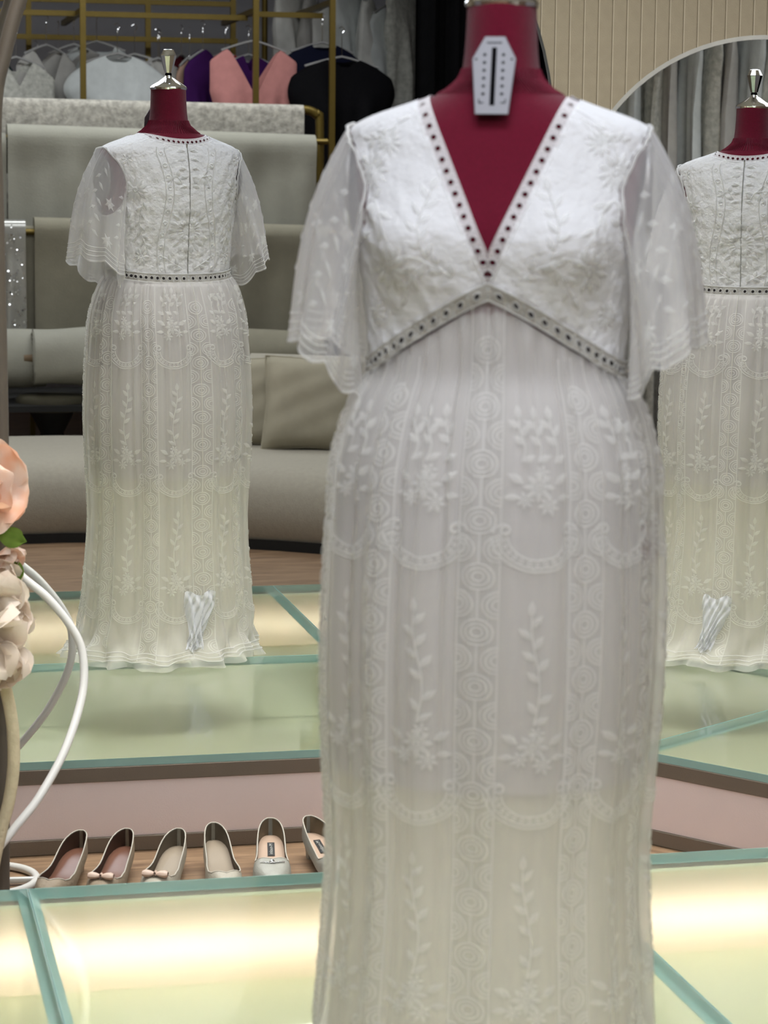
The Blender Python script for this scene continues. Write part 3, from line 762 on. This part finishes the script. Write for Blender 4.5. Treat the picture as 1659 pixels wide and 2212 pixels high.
sil = mat('silver_satin', rgb(168, 168, 160), .4, 0, .2, 400, .08, 80); ins3 = mat('nude_insole', rgb(196, 170, 150), .3, 0, .03, 120, .08, 14); inn = mat('nude_lining', rgb(120, 106, 86), .6, 0, .05, 120, .1, 30)
A = math.radians
SHOES = 'court shoes lined up behind the stage'
YS0 = 4.142
shoe(.465, YS0, A(22), 'beige leather court shoe with brown insole, nearest the flower stand', .042, lea, inb, insb, SHOES)
shoe(.560, YS0+.005, A(20), 'beige leather court shoe with brown insole and a toe bow, second from the flower stand', .042, lea, inb, insb, SHOES, 'bow')
shoe(.668, YS0+.01, A(20), 'grey satin court shoe with a toe bow, between the brown lined pair and its twin', .038, sat, ing, insg, SHOES, 'bow')
shoe(.742, YS0, A(2), 'grey satin court shoe pointing straight at the mirror, beside the silver pair', .044, sat, ing, insg, SHOES)
shoe(.866, YS0-.01, A(9), 'silver court shoe with black label and crystal trim, next to the grey satin shoe', .045, sil, inn, ins3, SHOES, 'crystal', True, 1.08, .70)
shoe(.948, YS0-.012, A(-9), 'silver court shoe with black label and crystal trim, last of the shoes behind the dress', .045, sil, inn, ins3, SHOES, 'crystal', True, 1.08, .70)

# ------------------------------------------------------------------ flower stand at the left of the stage
fx = lambda px, k=1: .28+(px-20)*.000857
fz = lambda py: .54-(py-1450)*.000853
fs = thing('flower_stand', 'white curled metal flower stand with a taupe post beside the lit stage', 'stand', (.27, 4.27, 0))
def fb(mb, name, m, parent=None):
    mb.v = [(p[0]-.27, p[1]-4.27, p[2]) for p in mb.v]; return mb.build(name, m, parent or fs)
lp = spline([(.29, 4.37, .735), (.315, 4.37, .70), (.365, 4.37, .655), (.41, 4.37, .595), (.428, 4.365, .545), (.424, 4.345, .475), (.388, 4.30, .385), (.335, 4.26, .305), (.285, 4.24, .25), (.25, 4.23, .20), (.238, 4.22, .10), (.25, 4.25, .02)], 8)
fb(MB().tube(lp, .0078, 12), 'curled_tube', STEEL)
st1 = spline([(.262, 4.24, .60), (.270, 4.235, .545), (.283, 4.23, .48), (.288, 4.225, .43), (.287, 4.22, .37), (.278, 4.22, .31), (.262, 4.22, .25), (.245, 4.22, .16), (.24, 4.23, .02)], 6)
fb(MB().tube(st1, .0112, 12), 'wrapped_stem', WRAP)
pst = spline([(x, 4.33, z) for x, z in ((.272, 0), (.272, .13), (.279, .70), (.280, 1.0), (.278, 1.25), (.276, 1.415), (.274, 1.505), (.279, 1.586), (.293, 1.643), (.308, 1.70), (.324, 1.749), (.346, 1.814), (.379, 1.847), (.41, 1.833), (.418, 1.80), (.40, 1.775), (.38, 1.79))], 6)
fb(MB().tube(pst, .0135, 10), 'post', mat('post_taupe', rgb(90, 82, 72), .6, .1, .1, 300, .08, 10))
rg = MB().tube([(.262+.105*cos(2*PI*k/40), 4.205+.105*sin(2*PI*k/40), .009) for k in range(41)], .0085, 10, False); ro = fb(rg, 'base_ring', STEEL)
cb = MB(); cb.tube([(.262-.10, 4.205, .01), (.262+.10, 4.205+.02, .01)], .007, 8); fb(cb, 'cross_bar', STEEL)

def petal(mb, c, dirv, up, L, Wd, cup, curl=.2, rnd=random):
    """petal growing from c along dirv, cupped towards up"""
    d = Vector(dirv).normalized(); u = Vector(up); u = (u-d*u.dot(d)).normalized(); s = d.cross(u); rows = []
    ph = rnd.uniform(0, 6)
    for i in range(8):
        t = i/7; w = Wd*(sin(PI*min(1, .08+.80*t)))**.7*(1 if t < .9 else 1-.35*(t-.9)*10); row = []
        for k in range(9):
            v = (k-4)/4
            row.append(tuple(Vector(c)+d*(L*t*(1-.10*v*v*t))+s*(w*v)+u*(cup*L*t*t+.45*Wd*v*v*t-curl*L*max(0, t-.6)**1.3+.004*sin(5*v+ph)*t)))
        rows.append(row)
    mb.loft(rows, closed=False)
def petal_mat(name, c1, c2):
    m = cloth(name, c1, 1, .4, .12, 250); nt = m.node_tree; N = nt.nodes; L = nt.links
    tc = N.new('ShaderNodeTexCoord'); n = N.new('ShaderNodeTexNoise'); n.inputs['Scale'].default_value = 22; L.new(tc.outputs['Object'], n.inputs['Vector'])
    cr = N.new('ShaderNodeValToRGB'); cr.color_ramp.elements[0].color = c1; cr.color_ramp.elements[1].color = c2; cr.color_ramp.elements[0].position = .35; cr.color_ramp.elements[1].position = .65
    L.new(n.outputs[0], cr.inputs[0])
    for q in N:
        if q.type in ('BSDF_DIFFUSE', 'BSDF_TRANSLUCENT'): L.new(cr.outputs[0], q.inputs[0])
    return m
PEACH = petal_mat('peach_petal', rgb(238, 196, 168), rgb(242, 224, 212)); CREAM = petal_mat('cream_petal', rgb(240, 226, 210), rgb(246, 236, 224))
LEAFG = petal_mat('leaf_green', rgb(98, 128, 50), rgb(120, 146, 70)); ORANGE = petal_mat('orange_heart', rgb(206, 106, 62), rgb(220, 140, 92))
FL = 'silk roses on the flower stand'
def rose(name, label, c, r, m, face, seed, heart=None, open_=False):
    t = thing(name, label, 'flower', c, 0, FL); rnd = random.Random(seed); f = Vector(face).normalized()
    a = f.orthogonal().normalized(); b = f.cross(a)
    for ring, (n, L, W_, tilt) in enumerate(((3, .6, .5, 1.4), (4, .85, .72, 1.15), (5, 1.0, .85, .85)) if open_ else ((3, .55, .42, 1.3), (3, .80, .62, .85), (5, 1.0, .74, .30))):
        for k in range(n):
            an = 2*PI*k/n+ring*.6+rnd.uniform(-.2, .2)
            d = (a*cos(an)+b*sin(an))*cos(tilt)+f*sin(tilt)
            mb = MB(); petal(mb, tuple(f*(.02*r)), d, f, r*L, r*W_, .30 if open_ else .10, .35 if ring == 2 else .04, rnd); mb.build('petal', m, t)
    h = MB().lathe([(.02*r, -.1*r), (.16*r, .02*r), (.15*r, .25*r), (.04*r, .34*r)], n=12); q = f.to_track_quat('Z', 'Y').to_matrix()
    h.v = [tuple(q @ Vector(p)) for p in h.v]; h.build('heart', heart or m, t)
    return t
cf = (.25, -1, .1)
rose('peach_rose', 'large peach silk rose at the top of the flower stand', (.226, 4.225, .885), .096, PEACH, (.5, -1, .15), 5, ORANGE)
rose('peach_rose', 'small peach silk rose half hidden between the leaves', (.274, 4.245, .758), .042, PEACH, (.3, -.6, -.5), 9)
rose('cream_rose', 'cream silk rose just below the small peach rose', (.234, 4.215, .672), .085, CREAM, (.25, -.35, .75), 6, None, True)
rose('cream_rose', 'cream silk rose bulging over the curled tube', (.252, 4.205, .640), .068, CREAM, (.55, -.35, .25), 8, None, True)
rose('cream_rose', 'lowest cream silk rose above the wrapped stem', (.252, 4.20, .600), .070, CREAM, (.35, -.45, -.7), 12, None, True)
for i, (c, d, L, lab) in enumerate((((.268, 4.22, .80), (.55, -.2, -.15), .05, 'green leaf under the large peach rose'), ((.282, 4.235, .755), (.3, -.1, -.8), .05, 'green leaf hanging beside the curled tube'))):
    t = thing('leaf', lab, 'leaf', c, 0); mb = MB(); petal(mb, (0, 0, 0), d, (0, -1, .2), L, L*.38, .05, .1, random.Random(i)); mb.build('blade', LEAFG, t)
    MB().tube([(0, .004, 0), (-.012, .012, .004), (-.02, .016, .0)], .0016, 6).build('stalk', LEAFG, t)

# ------------------------------------------------------------------ sofa, cushions, fabric display, garments (seen in the large mirror)
F = True
SF = [(-.35, 9.25), (.3, 9.16), (.68, 9.13), (.88, 9.13), (1.18, 9.02), (1.51, 8.87), (1.74, 8.72), (2.2, 8.38), (2.6, 8.1)]
sf = thing('sofa', 'low curved beige sofa with a thick rounded seat', 'sofa', (1.2, 9.5, 0), far=F)
def sweep(prof, ofs=0):
    rings = []
    P = spline([(a, b, 0) for a, b in SF], 4)
    for i, p in enumerate(P):
        t = (P[min(i+1, len(P)-1)]-P[max(i-1, 0)]).normalized(); n = Vector((-t.y, t.x, 0))
        if n.y < 0: n = -n
        rings.append([(p.x+n.x*d, p.y+n.y*d, z) for d, z in prof])
    return rings
sm = [(.035, .07), (.012, .11), (.0, .18), (.01, .25), (.045, .31), (.11, .345), (.25, .362), (.6, .368), (.82, .37), (.86, .33), (.86, .07)]
MB(F).loft(sweep(sm), True, True).build('seat', SOFA, sf)
MB(F).loft(sweep([(.02, 0), (.02, .071), (.83, .071), (.83, 0)]), True, True).build('plinth', DARK, sf)
bk = MB(F); rings = []
for x, y in ((1.50, 9.78), (1.62, 9.72), (1.8, 9.62), (2.2, 9.36), (2.7, 9.02)):
    e = .8 if x == 1.50 else 1
    rings.append([(x+d*.45, y+d*.85, z) for d, z in ((0, .36), (-.03, .5), (-.01, .62*e), (.05, .70*e), (.13, .72*e), (.2, .66*e), (.22, .36))])
bk.loft(rings, True, True).build('backrest', SOFA, sf)
def cushion(label, c, w, h, th, rotz, lean, seed):
    t = thing('cushion', label, 'cushion', c, 0, 'cushions on the sofa', far=F)
    N = 20; rnd = random.Random(seed); R = Matrix.Rotation(rotz, 3, 'Z') @ Matrix.Rotation(lean, 3, 'X'); ph = [rnd.uniform(0, 6) for _ in range(6)]
    mb = MB(F)
    for s_ in (-1, 1):
        rows = []
        for i in range(N+1):
            u = -1+2*i/N; row = []
            for j in range(N+1):
                v = -1+2*j/N; pin = 1-.07*(1-abs(u)**2)*abs(v)**3*0
                x = w/2*u*(1-.06*(1-v*v)*0+.0)*(1-.07*(1-abs(v))*abs(u)); z = h/2*v*(1-.07*(1-abs(u))*abs(v))
                b = th/2*((1-u**4)*(1-v**4))**.55
                wr = .006*sin(6*u+3*v+ph[0])*(1-u*u)+.004*sin(11*v-5*u+ph[1])*(1-v*v)
                p = R @ Vector((x, s_*(b+wr*b/th*2), z+h/2)); row.append((c[0]+p.x, c[1]+p.y, c[2]+p.z))
            rows.append(row if s_ > 0 else row[::-1])
        mb.loft(rows, closed=False)
    mb.build('cover', CUSH, t)
    pp = []
    for k in range(81):
        q = k/80*4; e = int(q) % 4; f_ = (q-int(q))*2-1
        u, v = ((f_, -1), (1, f_), (-f_, 1), (-1, -f_))[e]
        x = w/2*u*(1-.07*(1-abs(v))*abs(u)); z = h/2*v*(1-.07*(1-abs(u))*abs(v)); p = R @ Vector((x, 0, z+h/2)); pp.append((c[0]+p.x, c[1]+p.y, c[2]+p.z))
    MB(F).tube(pp, .004, 6, False).build('piping', CUSH, t)
cushion('beige linen cushion leaning on the sofa, the one further from the stool', (1.83, 9.30, .365), .40, .385, .15, -.33, -.28, 1)
cushion('beige linen cushion tucked behind the other cushion on the sofa', (1.60, 9.50, .365), .36, .37, .13, -.25, -.25, 2)
# round stool
stl = thing('round_stool', 'round dark olive stool behind the sofa seat', 'stool', (.88, 10.3, 0), far=F)
OL = mat('olive_velvet', rgb(70, 66, 50), .8, 0, .3, 120, .1, 20)
b = MB(F); b.lathe([(.145, .45), (.155, .47), (.155, .50), (.14, .515), (.02, .52)], (.88, 10.25, 0), 32); b.build('seat', OL, stl)
b = MB(F); b.lathe([(.10, 0), (.09, .02), (.06, .1), (.05, .35), (.10, .45)], (.88, 10.25, 0), 20); b.build('pedestal', DARK, stl)
# fabric display rack
fr = thing('fabric_rack', 'brass tube display rack carrying cloth bolts behind the sofa', 'rack', (1.3, 11.0, 0), far=F)
def ff(mb, name, m, parent, smooth=True): return mb.build(name, m, parent, smooth)
for x in (.15, 2.20):
    s_ = 1 if x > 1 else -1
    pts = spline([(x, 11.0, 0), (x, 11.0, 1.2), (x, 11.0, 1.70), (x-s_*.015, 11.0, 1.745), (x-s_*.05, 11.0, 1.765), (x-s_*.10, 11.0, 1.77)], 6)
    ff(MB(F).tube(pts, .021, 10), 'upright', GOLD, fr)
    for Y, z in ((10.82, 1.62), (10.62, 1.205), (10.4, .60)): ff(MB(F).tube([(x, 11.0, z), (x, Y, z)], .012, 8), 'arm', GOLD, fr)
for Y, z in ((11.0, 1.77), (10.82, 1.62), (10.62, 1.205), (10.4, .60)): ff(MB(F).tube([(.15, Y, z), (2.20 if Y < 11 else 2.1, Y, z)], .014, 8), 'rod', GOLD, fr)
ff(MB(F).box(.1, 10.05, .46, 2.25, 11.0, .485), 'shelf', DARK, fr, False)
for x in (.15, 2.2):
    for y in (10.1, 10.95): ff(MB(F).tube([(x, y, 0), (x, y, .46)], .015, 8), 'leg', GOLD, fr)
def drape(name, label, x0, x1, Y, z, r, zb, m, seed, slant=0, fold=.012, grp='cloth bolts on the brass rack'):
    t = thing(name, label, 'fabric', ((x0+x1)/2, Y, z), 0, grp, far=F); rnd = random.Random(seed); ph = [rnd.uniform(0, 6) for _ in range(5)]
    rows = []; n = max(12, int((x1-x0)*40))
    prof = [(r*.9, zb+.3)]+[(r*cos(a), z+r*sin(a)) for a in lsp(0, PI, 9)]
    for i in range(n+1):
        u = i/n; x = x0+(x1-x0)*u; row = []
        for d, zz in prof: row.append((x, Y+d, zz-slant*u))
        for k in range(1, 13):
            q = k/12; zz = z-(z-zb)*q; f_ = fold*min(1, q*3)*(sin(u*(x1-x0)*18+ph[0]+1.2*q)+.5*sin(u*(x1-x0)*41+ph[1]))
            row.append((x, Y-r*(1-.25*min(1, q*4))+f_, zz-slant*u))
        rows.append(row)
    mb = MB(F); mb.loft(rows, closed=False); mb.build('hanging_cloth', m, t)
    ro = MB(F); ro.loft([[(x, Y+(r-.003)*cos(a), z+(r-.003)*sin(a)-slant*u) for a in lsp(0, 2*PI, 19)[:-1]] for x, u in ((x0+.002, 0), (x1-.002, 1))], True, True); ro.build('roll', m, t)
    return t
drape('fabric_bolt', 'lace cloth bolt hung over the topmost brass rod', .16, 2.12, 11.0, 1.772, .034, .95, LACEB, 1, .015, .004)
drape('fabric_bolt', 'wide white cloth bolt hung just below the lace cloth', .74, 2.14, 10.82, 1.622, .058, 1.16, BOLT, 2, .03, .013)
drape('fabric_bolt', 'short white cloth bolt end beside the post', .16, .735, 10.83, 1.585, .055, 1.10, BOLT, 12, .0, .006)
drape('fabric_bolt', 'grey white cloth bolt hung on the middle rod, longest drop', .84, 2.16, 10.62, 1.215, .055, .70, BOLT2, 3, .03, .012)
sq_ = drape('fabric_bolt', 'sparkling sequin cloth hung beside the grey white bolt', .30, .80, 10.60, 1.225, .035, .72, SEQ, 4, .0, .018)
qb = MB(F); rq = random.Random(8)
for k in range(420):
    x, z = rq.uniform(.31, .80), rq.uniform(.73, 1.24); y = 10.60-.035-.022; c = Vector((x, y, z)); n_ = Vector((rq.uniform(-.7, .7), -1, rq.uniform(-.3, .9))).normalized(); a_ = n_.orthogonal().normalized(); b_ = n_.cross(a_); r_ = rq.choice((.0025, .003, .005))
    qb.add([tuple(c+(a_*cos(q)+b_*sin(q))*r_) for q in (0, 1.05, 2.1, 3.14, 4.19, 5.24)], [(0, 1, 2, 3, 4, 5)])
tag(qb.build('sequins', CHROME, sq_, False), kind='stuff')
drape('fabric_bolt', 'plain gauze cloth end hung behind the sequin cloth', .78, .90, 10.66, 1.20, .03, .74, BOLT2, 5, .0, .01)
def bolt(label, x0, x1, Y, z, r, m, seed, yaw=0):
    t = thing('fabric_roll', label, 'fabric', ((x0+x1)/2, Y, z), 0, 'cloth rolls lying under the rack', far=F); rnd = random.Random(seed); p0 = rnd.uniform(0, 6)
    rings = []
    for i in range(25):
        u = i/24; x = x0+(x1-x0)*u
        rings.append([(x, Y+yaw*(u-.5)+(r+.006*sin(3*a+p0+4*u))*cos(a), z+(r*(1-.12*max(0, -sin(a)))+.006*sin(2*a+7*u+p0))*sin(a)) for a in lsp(0, 2*PI, 25)[:-1]])
    mb = MB(F); mb.loft(rings, False, False); mb.build('roll', m, t)
    for x in (x0, x1):
        sp = MB(F); pts = [(x+(.001 if x == x1 else -.001), Y+yaw*(.5 if x == x1 else -.5)+r*.96*k/70*cos(k*.5), z+r*.94*k/70*sin(k*.5)) for k in range(4, 71)]; sp.tube(pts, .004, 4); sp.build('spiral_end', m, t)
        dd = MB(F); rr_ = rings[0] if x == x0 else rings[-1]; dd.add(rr_, [tuple(range(len(rr_)))]); dd.build('end_face', m, t, False)
    if True: MB(F).tube([(x0-.04, Y-yaw*.5, z), (x1+.04, Y+yaw*.5, z)], .018, 10).build('core', mat('card_core', rgb(130, 110, 86), .8, 0, .1, 90, .1, 20), t)
bolt('white cloth roll lying above the round stool', .80, 1.30, 10.22, .675, .13, BOLT, 1)
bolt('white cloth roll lying at the end of the shelf beside the post', .30, .86, 10.30, .66, .13, BOLT, 2, .1)
bolt('grey cloth roll lying above the sofa backrest', 1.32, 2.06, 10.30, .68, .11, BOLT2, 3, -.05)
bolt('slim grey cloth roll lying in front of the other grey roll', 1.5, 2.03, 10.16, .58, .08, BOLT2, 4, -.03)

# clothes racks
def rack(label, posts, rails, loc):
    t = thing('clothes_rack', label, 'rack', loc, 0, far=F)
    for x, y, z0, z1 in posts: ff(MB(F).box(x-.014, y-.014, z0, x+.014, y+.014, z1), 'post', GOLD, t, False)
    for a, b_ in rails:
        d = [.013]*3
        lo = [min(p, q)-(.0 if p != q else .013) for p, q in zip(a, b_)]; hi = [max(p, q)+(.0 if p != q else .013) for p, q in zip(a, b_)]
        ff(MB(F).box(*lo, *hi), 'rail', GOLD, t, False)
    return t
rack('tall square brass clothes rack behind the cloth bolts, with the pink dress', [(1.16, 11.6, 0, 2.7), (2.0, 11.6, 0, 2.7), (2.38, 11.6, 0, 2.7), (.3, 11.6, 0, 2.7)],
     [((.3, 11.6, 2.7), (2.38, 11.6, 2.7)), ((.3, 11.85, 2.24), (2.0, 11.85, 2.24)), ((1.16, 11.6, 2.24), (1.16, 12.6, 2.24)), ((2.0, 11.6, 2.26), (2.0, 12.6, 2.26)), ((2.38, 11.6, 2.31), (2.38, 12.6, 2.31)), ((2.0, 11.85, 2.26), (2.38, 11.85, 2.26))], (1.3, 11.6, 0))
rack('brass clothes rack further back against the grey wall', [(.98, 12.6, 0, 2.7), (1.60, 12.6, 0, 2.4), (2.05, 12.6, 0, 2.4), (.3, 12.6, 0, 2.4)],
     [((.3, 12.6, 2.36), (2.05, 12.6, 2.36)), ((.3, 12.45, 2.16), (2.05, 12.45, 2.16)), ((.3, 12.6, 2.29), (1.6, 12.6, 2.29))], (1.2, 12.6, 0))

def garment(label, x, Y, top, w, length, m, depth=.05, neck='v', neckd=.12, strap=.05, seed=0, yaw=0, cat='dress', name='hanging_dress', puff=0, far=True, rail=None, backd=None, grp='garments hanging on the racks', flare=1.25):
    """hanging garment: front and back sheets with shoulders, neckline and folds, on a clear hanger"""
    t = thing(name, label, cat, (x, Y, top-length) if True else None, 0, grp, far=far); rnd = random.Random(seed); ph = [rnd.uniform(0, 6) for _ in range(6)]
    R = Matrix.Rotation(yaw, 3, 'Z')
    def width(q):  # half width by drop q (m)
        if q < .05: return w/2*(.72+.28*q/.05)
        if q < .22: return w/2*(1+puff*sin(PI*(q-.05)/.17))
        if q < .42: return w/2*(1-.25*(q-.22)/.2)
        return w/2*(.75+(flare-.75)*min(1, (q-.42)/.7))
    def surf(sgn):
        def S_(u, q):
            hw_ = width(q); xx = hw_*u; sh = .06*abs(u)**1.3 if q < .3 else .06*abs(u)**1.3
            b = depth*(1-u*u)**.5*(.35+min(1, q/.25)*.65)
            f_ = .35*depth*min(1, max(0, q-.15)/.4)*(sin(7*u+ph[0])+.6*sin(15*u+ph[1]+q))
            p = R @ Vector((xx, sgn*b+f_, 0)); return (x+p.x, Y+p.y, top-q-sh*max(0, 1-q/.6))
        return S_
    def Fn(front):
        def f_(u, q):
            xx = abs(width(q)*u)
            inner = w/2*.72-strap
            nd = neckd if front else (backd or neckd*.55)
            if neck == 'v': fv = xx-inner*(1-q/nd) if q < nd else 1
            elif neck == 'scoop': fv = ((xx/max(inner, .01))**2+(q/nd)**2-1)
            else: fv = 1
            return fv
        return f_
    mb = MB(far, True)
    us = lsp(-1, 1, 41); qs = lsp(0, .3, 22)+lsp(.33, length, 12)
    for sg in (-1, 1): clipgrid(mb, us, qs, surf(sg), Fn(sg < 0))
    mb.build('body', m, t)
    hp = [R @ Vector((s_*w/2*.74, 0, -.05*abs(s_)**1.2)) for s_ in lsp(-1, 1, 9)]
    MB(far, True).tube([(x+p.x, Y+p.y, top+p.z-.004) for p in hp], .006, 6).build('hanger', PLASTIC, t)
    rz = rail if rail else top+.13
    hk = [(0, 0, 0), (0, 0, max(.02, rz-top-.03)), (.012, 0, rz-top-.005), (.0, 0, rz-top+.012), (-.016, 0, rz-top+.004)]
    MB(far, True).tube([(x+(R @ Vector(p)).x, Y+(R @ Vector(p)).y, top+p[2]) for p in spline(hk, 4)], .002, 5).build('hook', CHROME, t)
    return t
gm = lambda n, r, g, b, bump=.25, bs=60, var=.12: mat('garment_'+n, rgb(r, g, b), .85, 0, bump, bs, var, 25, .15)
WH = gm('white', 205, 210, 210); GW_ = gm('greywhite', 176, 174, 170); PU = gm('purple', 62, 22, 84); PK = gm('pink', 214, 148, 144); BK = gm('black', 8, 8, 12, .6, 120); RD = gm('red', 150, 20, 26); CR = gm('crimson', 70, 14, 26); TL = gm('teal', 40, 60, 62)
LC = mat('garment_lace', rgb(200, 200, 192), .85, 0, 1.0, 40, .35, 45, .15); BE = gm('beige', 170, 140, 122); NV = gm('navy', 14, 18, 40)
garment('pale lace dress nearest the post on the brass rack', .86, 11.85, 2.03, .40, 1.3, LC, .06, 'v', .15, .06, 1, .3)
garment('grey white gauze dress with a slim strap beside the pale lace dress', 1.02, 12.0, 2.10, .38, 1.3, GW_, .06, 'v', .2, .04, 2, .6)
garment('brown trimmed beige dress low between white gauze dresses', .98, 12.15, 1.98, .34, 1.2, BE, .05, 'v', .2, .05, 3, .2)
garment('wide bright white sheer dress with puffed shoulders', 1.36, 11.9, 2.06, .46, 1.35, WH, .10, 'scoop', .05, .1, 4, .1, puff=.18)
garment('white satin dress behind the puffed sheer dress', 1.47, 12.1, 2.07, .42, 1.3, GW_, .08, 'scoop', .08, .08, 5, -.2, puff=.1)
garment('dark crimson dress between the white and purple dresses', 1.72, 12.2, 2.08, .30, 1.3, CR, .05, 'v', .1, .08, 6, .8)
garment('black short dress hanging behind the chrome knob reflection', 1.62, 12.3, 2.06, .34, 1.2, BK, .05, 'v', .12, .08, 7, .3)
garment('beige slip dress partly behind the purple dress', 1.74, 12.05, 2.06, .26, 1.3, BE, .05, 'v', .15, .05, 8, .9)
garment('plain purple dress next to the pink dress', 1.80, 12.0, 2.09, .28, 1.4, PU, .06, 'none', .1, .1, 9, .7)
garment('purple dress seen through the neck of the pink dress', 2.05, 12.1, 2.08, .34, 1.4, PU, .06, 'v', .1, .09, 10, .1)
garment('bright red dress seen between the purple dresses', 1.97, 12.35, 2.10, .34, 1.4, RD, .06, 'scoop', .06, .08, 11)
garment('coral pink dress with wide straps and a deep V neck', 2.02, 11.78, 2.13, .44, 1.4, PK, .055, 'v', .28, strap=.022, seed=12, yaw=.05, backd=.25)
garment('long black beaded dress with rounded shoulders beside the pink dress', 2.46, 11.75, 2.06, .52, 1.6, BK, .11, 'v', .07, .10, 13, .1, puff=.08)
garment('navy black sequin dress behind the black beaded dress', 2.40, 11.95, 2.14, .46, 1.6, NV, .09, 'scoop', .05, .10, 14, .2)
garment('dark teal dress at the end of the rack near the post', .74, 12.0, 2.06, .3, 1.3, TL, .05, 'v', .12, .07, 15, .5)
garment('pale blue grey gown hanging further back behind the lace', 1.12, 12.45, 2.10, .34, 1.3, gm('blue', 150, 170, 176), .06, 'v', .12, .06, 16, 1.2)
garment('plain grey gauze dress between the lace dress and the puffed dress', 1.18, 12.25, 2.12, .36, 1.3, GW_, .06, 'v', .16, .05, 17, .2)
garment('white organza dress with thin straps behind the wide puffed dress', 1.30, 12.3, 2.14, .40, 1.3, WH, .07, 'scoop', .1, .05, 18, -.3)
garment('pale grey tulle dress right of the puffed white dress', 1.58, 12.05, 2.05, .30, 1.3, GW_, .07, 'scoop', .08, .06, 19, .4, puff=.15)
garment('white lace dress furthest towards the post on the back rail', .70, 12.3, 2.10, .36, 1.3, WH, .06, 'v', .14, .05, 20, .4)
wrk = thing('clothes_rack', 'brass rail of long white gowns beside the black curtain', 'rack', (2.8, 12.5, 0), 0, far=F)
ff(MB(F).tube([(2.2, 12.6, 2.62), (3.6, 12.6, 2.62)], .016, 8), 'rail', GOLD, wrk)
for x in (2.22, 3.58): ff(MB(F).tube([(x, 12.6, 0), (x, 12.6, 2.62)], .016, 8), 'post', GOLD, wrk)
LT1 = gm('pale', 222, 222, 218)
for i, (x, m, lab) in enumerate(((2.36, LT1, 'narrow bright white gown right behind the navy sequin dress'), (2.47, GW_, 'grey white gown with gathered top, second on the rail'), (2.58, LT1, 'white gown with ruched shoulder, third on the rail'), (2.68, WH, 'grey white long gown, fourth on the rail'),
                                (2.78, LT1, 'bright white long gown, fifth on the rail'), (2.88, WH, 'white satin gown, sixth on the rail'), (2.98, LC, 'lace gown last on the rail before the curtain'))):
    garment(lab, x, 12.6, 2.50-.06*(i % 3), .46, 2.1, m, .07, 'v', .1, .08, 30+i, 1.05+.2*sin(i*2), rail=2.62, grp='white gowns on the brass rail')
# black curtain
ct = thing('black_curtain', 'tall black curtain hanging at the end of the racks', 'curtain', (3.2, 11.5, 0), 0, far=F)
MB(F).loft([[(2.775+(4.2-2.775)*i/80+.0, 11.5+.03*sin(i*.9)+.012*sin(i*2.1), z) for i in range(81)] for z in (2.8, 1.4, .01)], closed=False).build('cloth', BLACKC, ct)
MB(F).tube([(2.7, 11.5, 2.82), (4.3, 11.5, 2.82)], .015, 8).build('rail', GOLD, ct)

# ------------------------------------------------------------------ white gowns on the other side, seen in the smaller mirror
WC = (-1.6, -.27, 0)
wr = thing('clothes_rack', 'rail of white lace gowns opposite the smaller mirror', 'rack', WC)
p0, p1 = Vector((-2.14, 0, 2.42)), Vector((-1.06, -.54, 2.42)); dd = (p1-p0).normalized()
MB().tube([tuple(p-Vector(WC)) for p in (p0, p1)], .016, 8).build('rail', GOLD, wr)
for p in (p0, p1): MB().tube([(p.x-WC[0], p.y-WC[1], 0), (p.x-WC[0], p.y-WC[1], 2.42)], .016, 8).build('post', GOLD, wr)
ang = math.atan2(dd.y, dd.x)
gl = [('plain white gown with a lace edge', WH), ('grey white satin gown', GW_), ('bright white pleated gown', WH), ('heavily ruffled lace gown', LC), ('smooth white gown', WH), ('lace trimmed ivory gown', LC), ('soft white chiffon gown', GW_), ('white gown with a bow top', WH), ('ivory lace gown', LC), ('long plain ivory gown', GW_), ('shiny white gown', WH), ('thin lace gown', LC), ('plain cream gown', GW_), ('white organza gown', WH)]
for i, (lab, m) in enumerate(gl):
    p = p0+(p1-p0)*((i+.6)/14.4)
    garment(lab+', number %d along the rail from its outer end' % (i+1), p.x, p.y, 2.28, .44, 2.0, m, .04, 'v', .08, .08, 50+i, ang+PI/2-.35+.12*sin(i*2.3), far=False, rail=2.42, grp='white gowns on the opposite rail', flare=1.05)
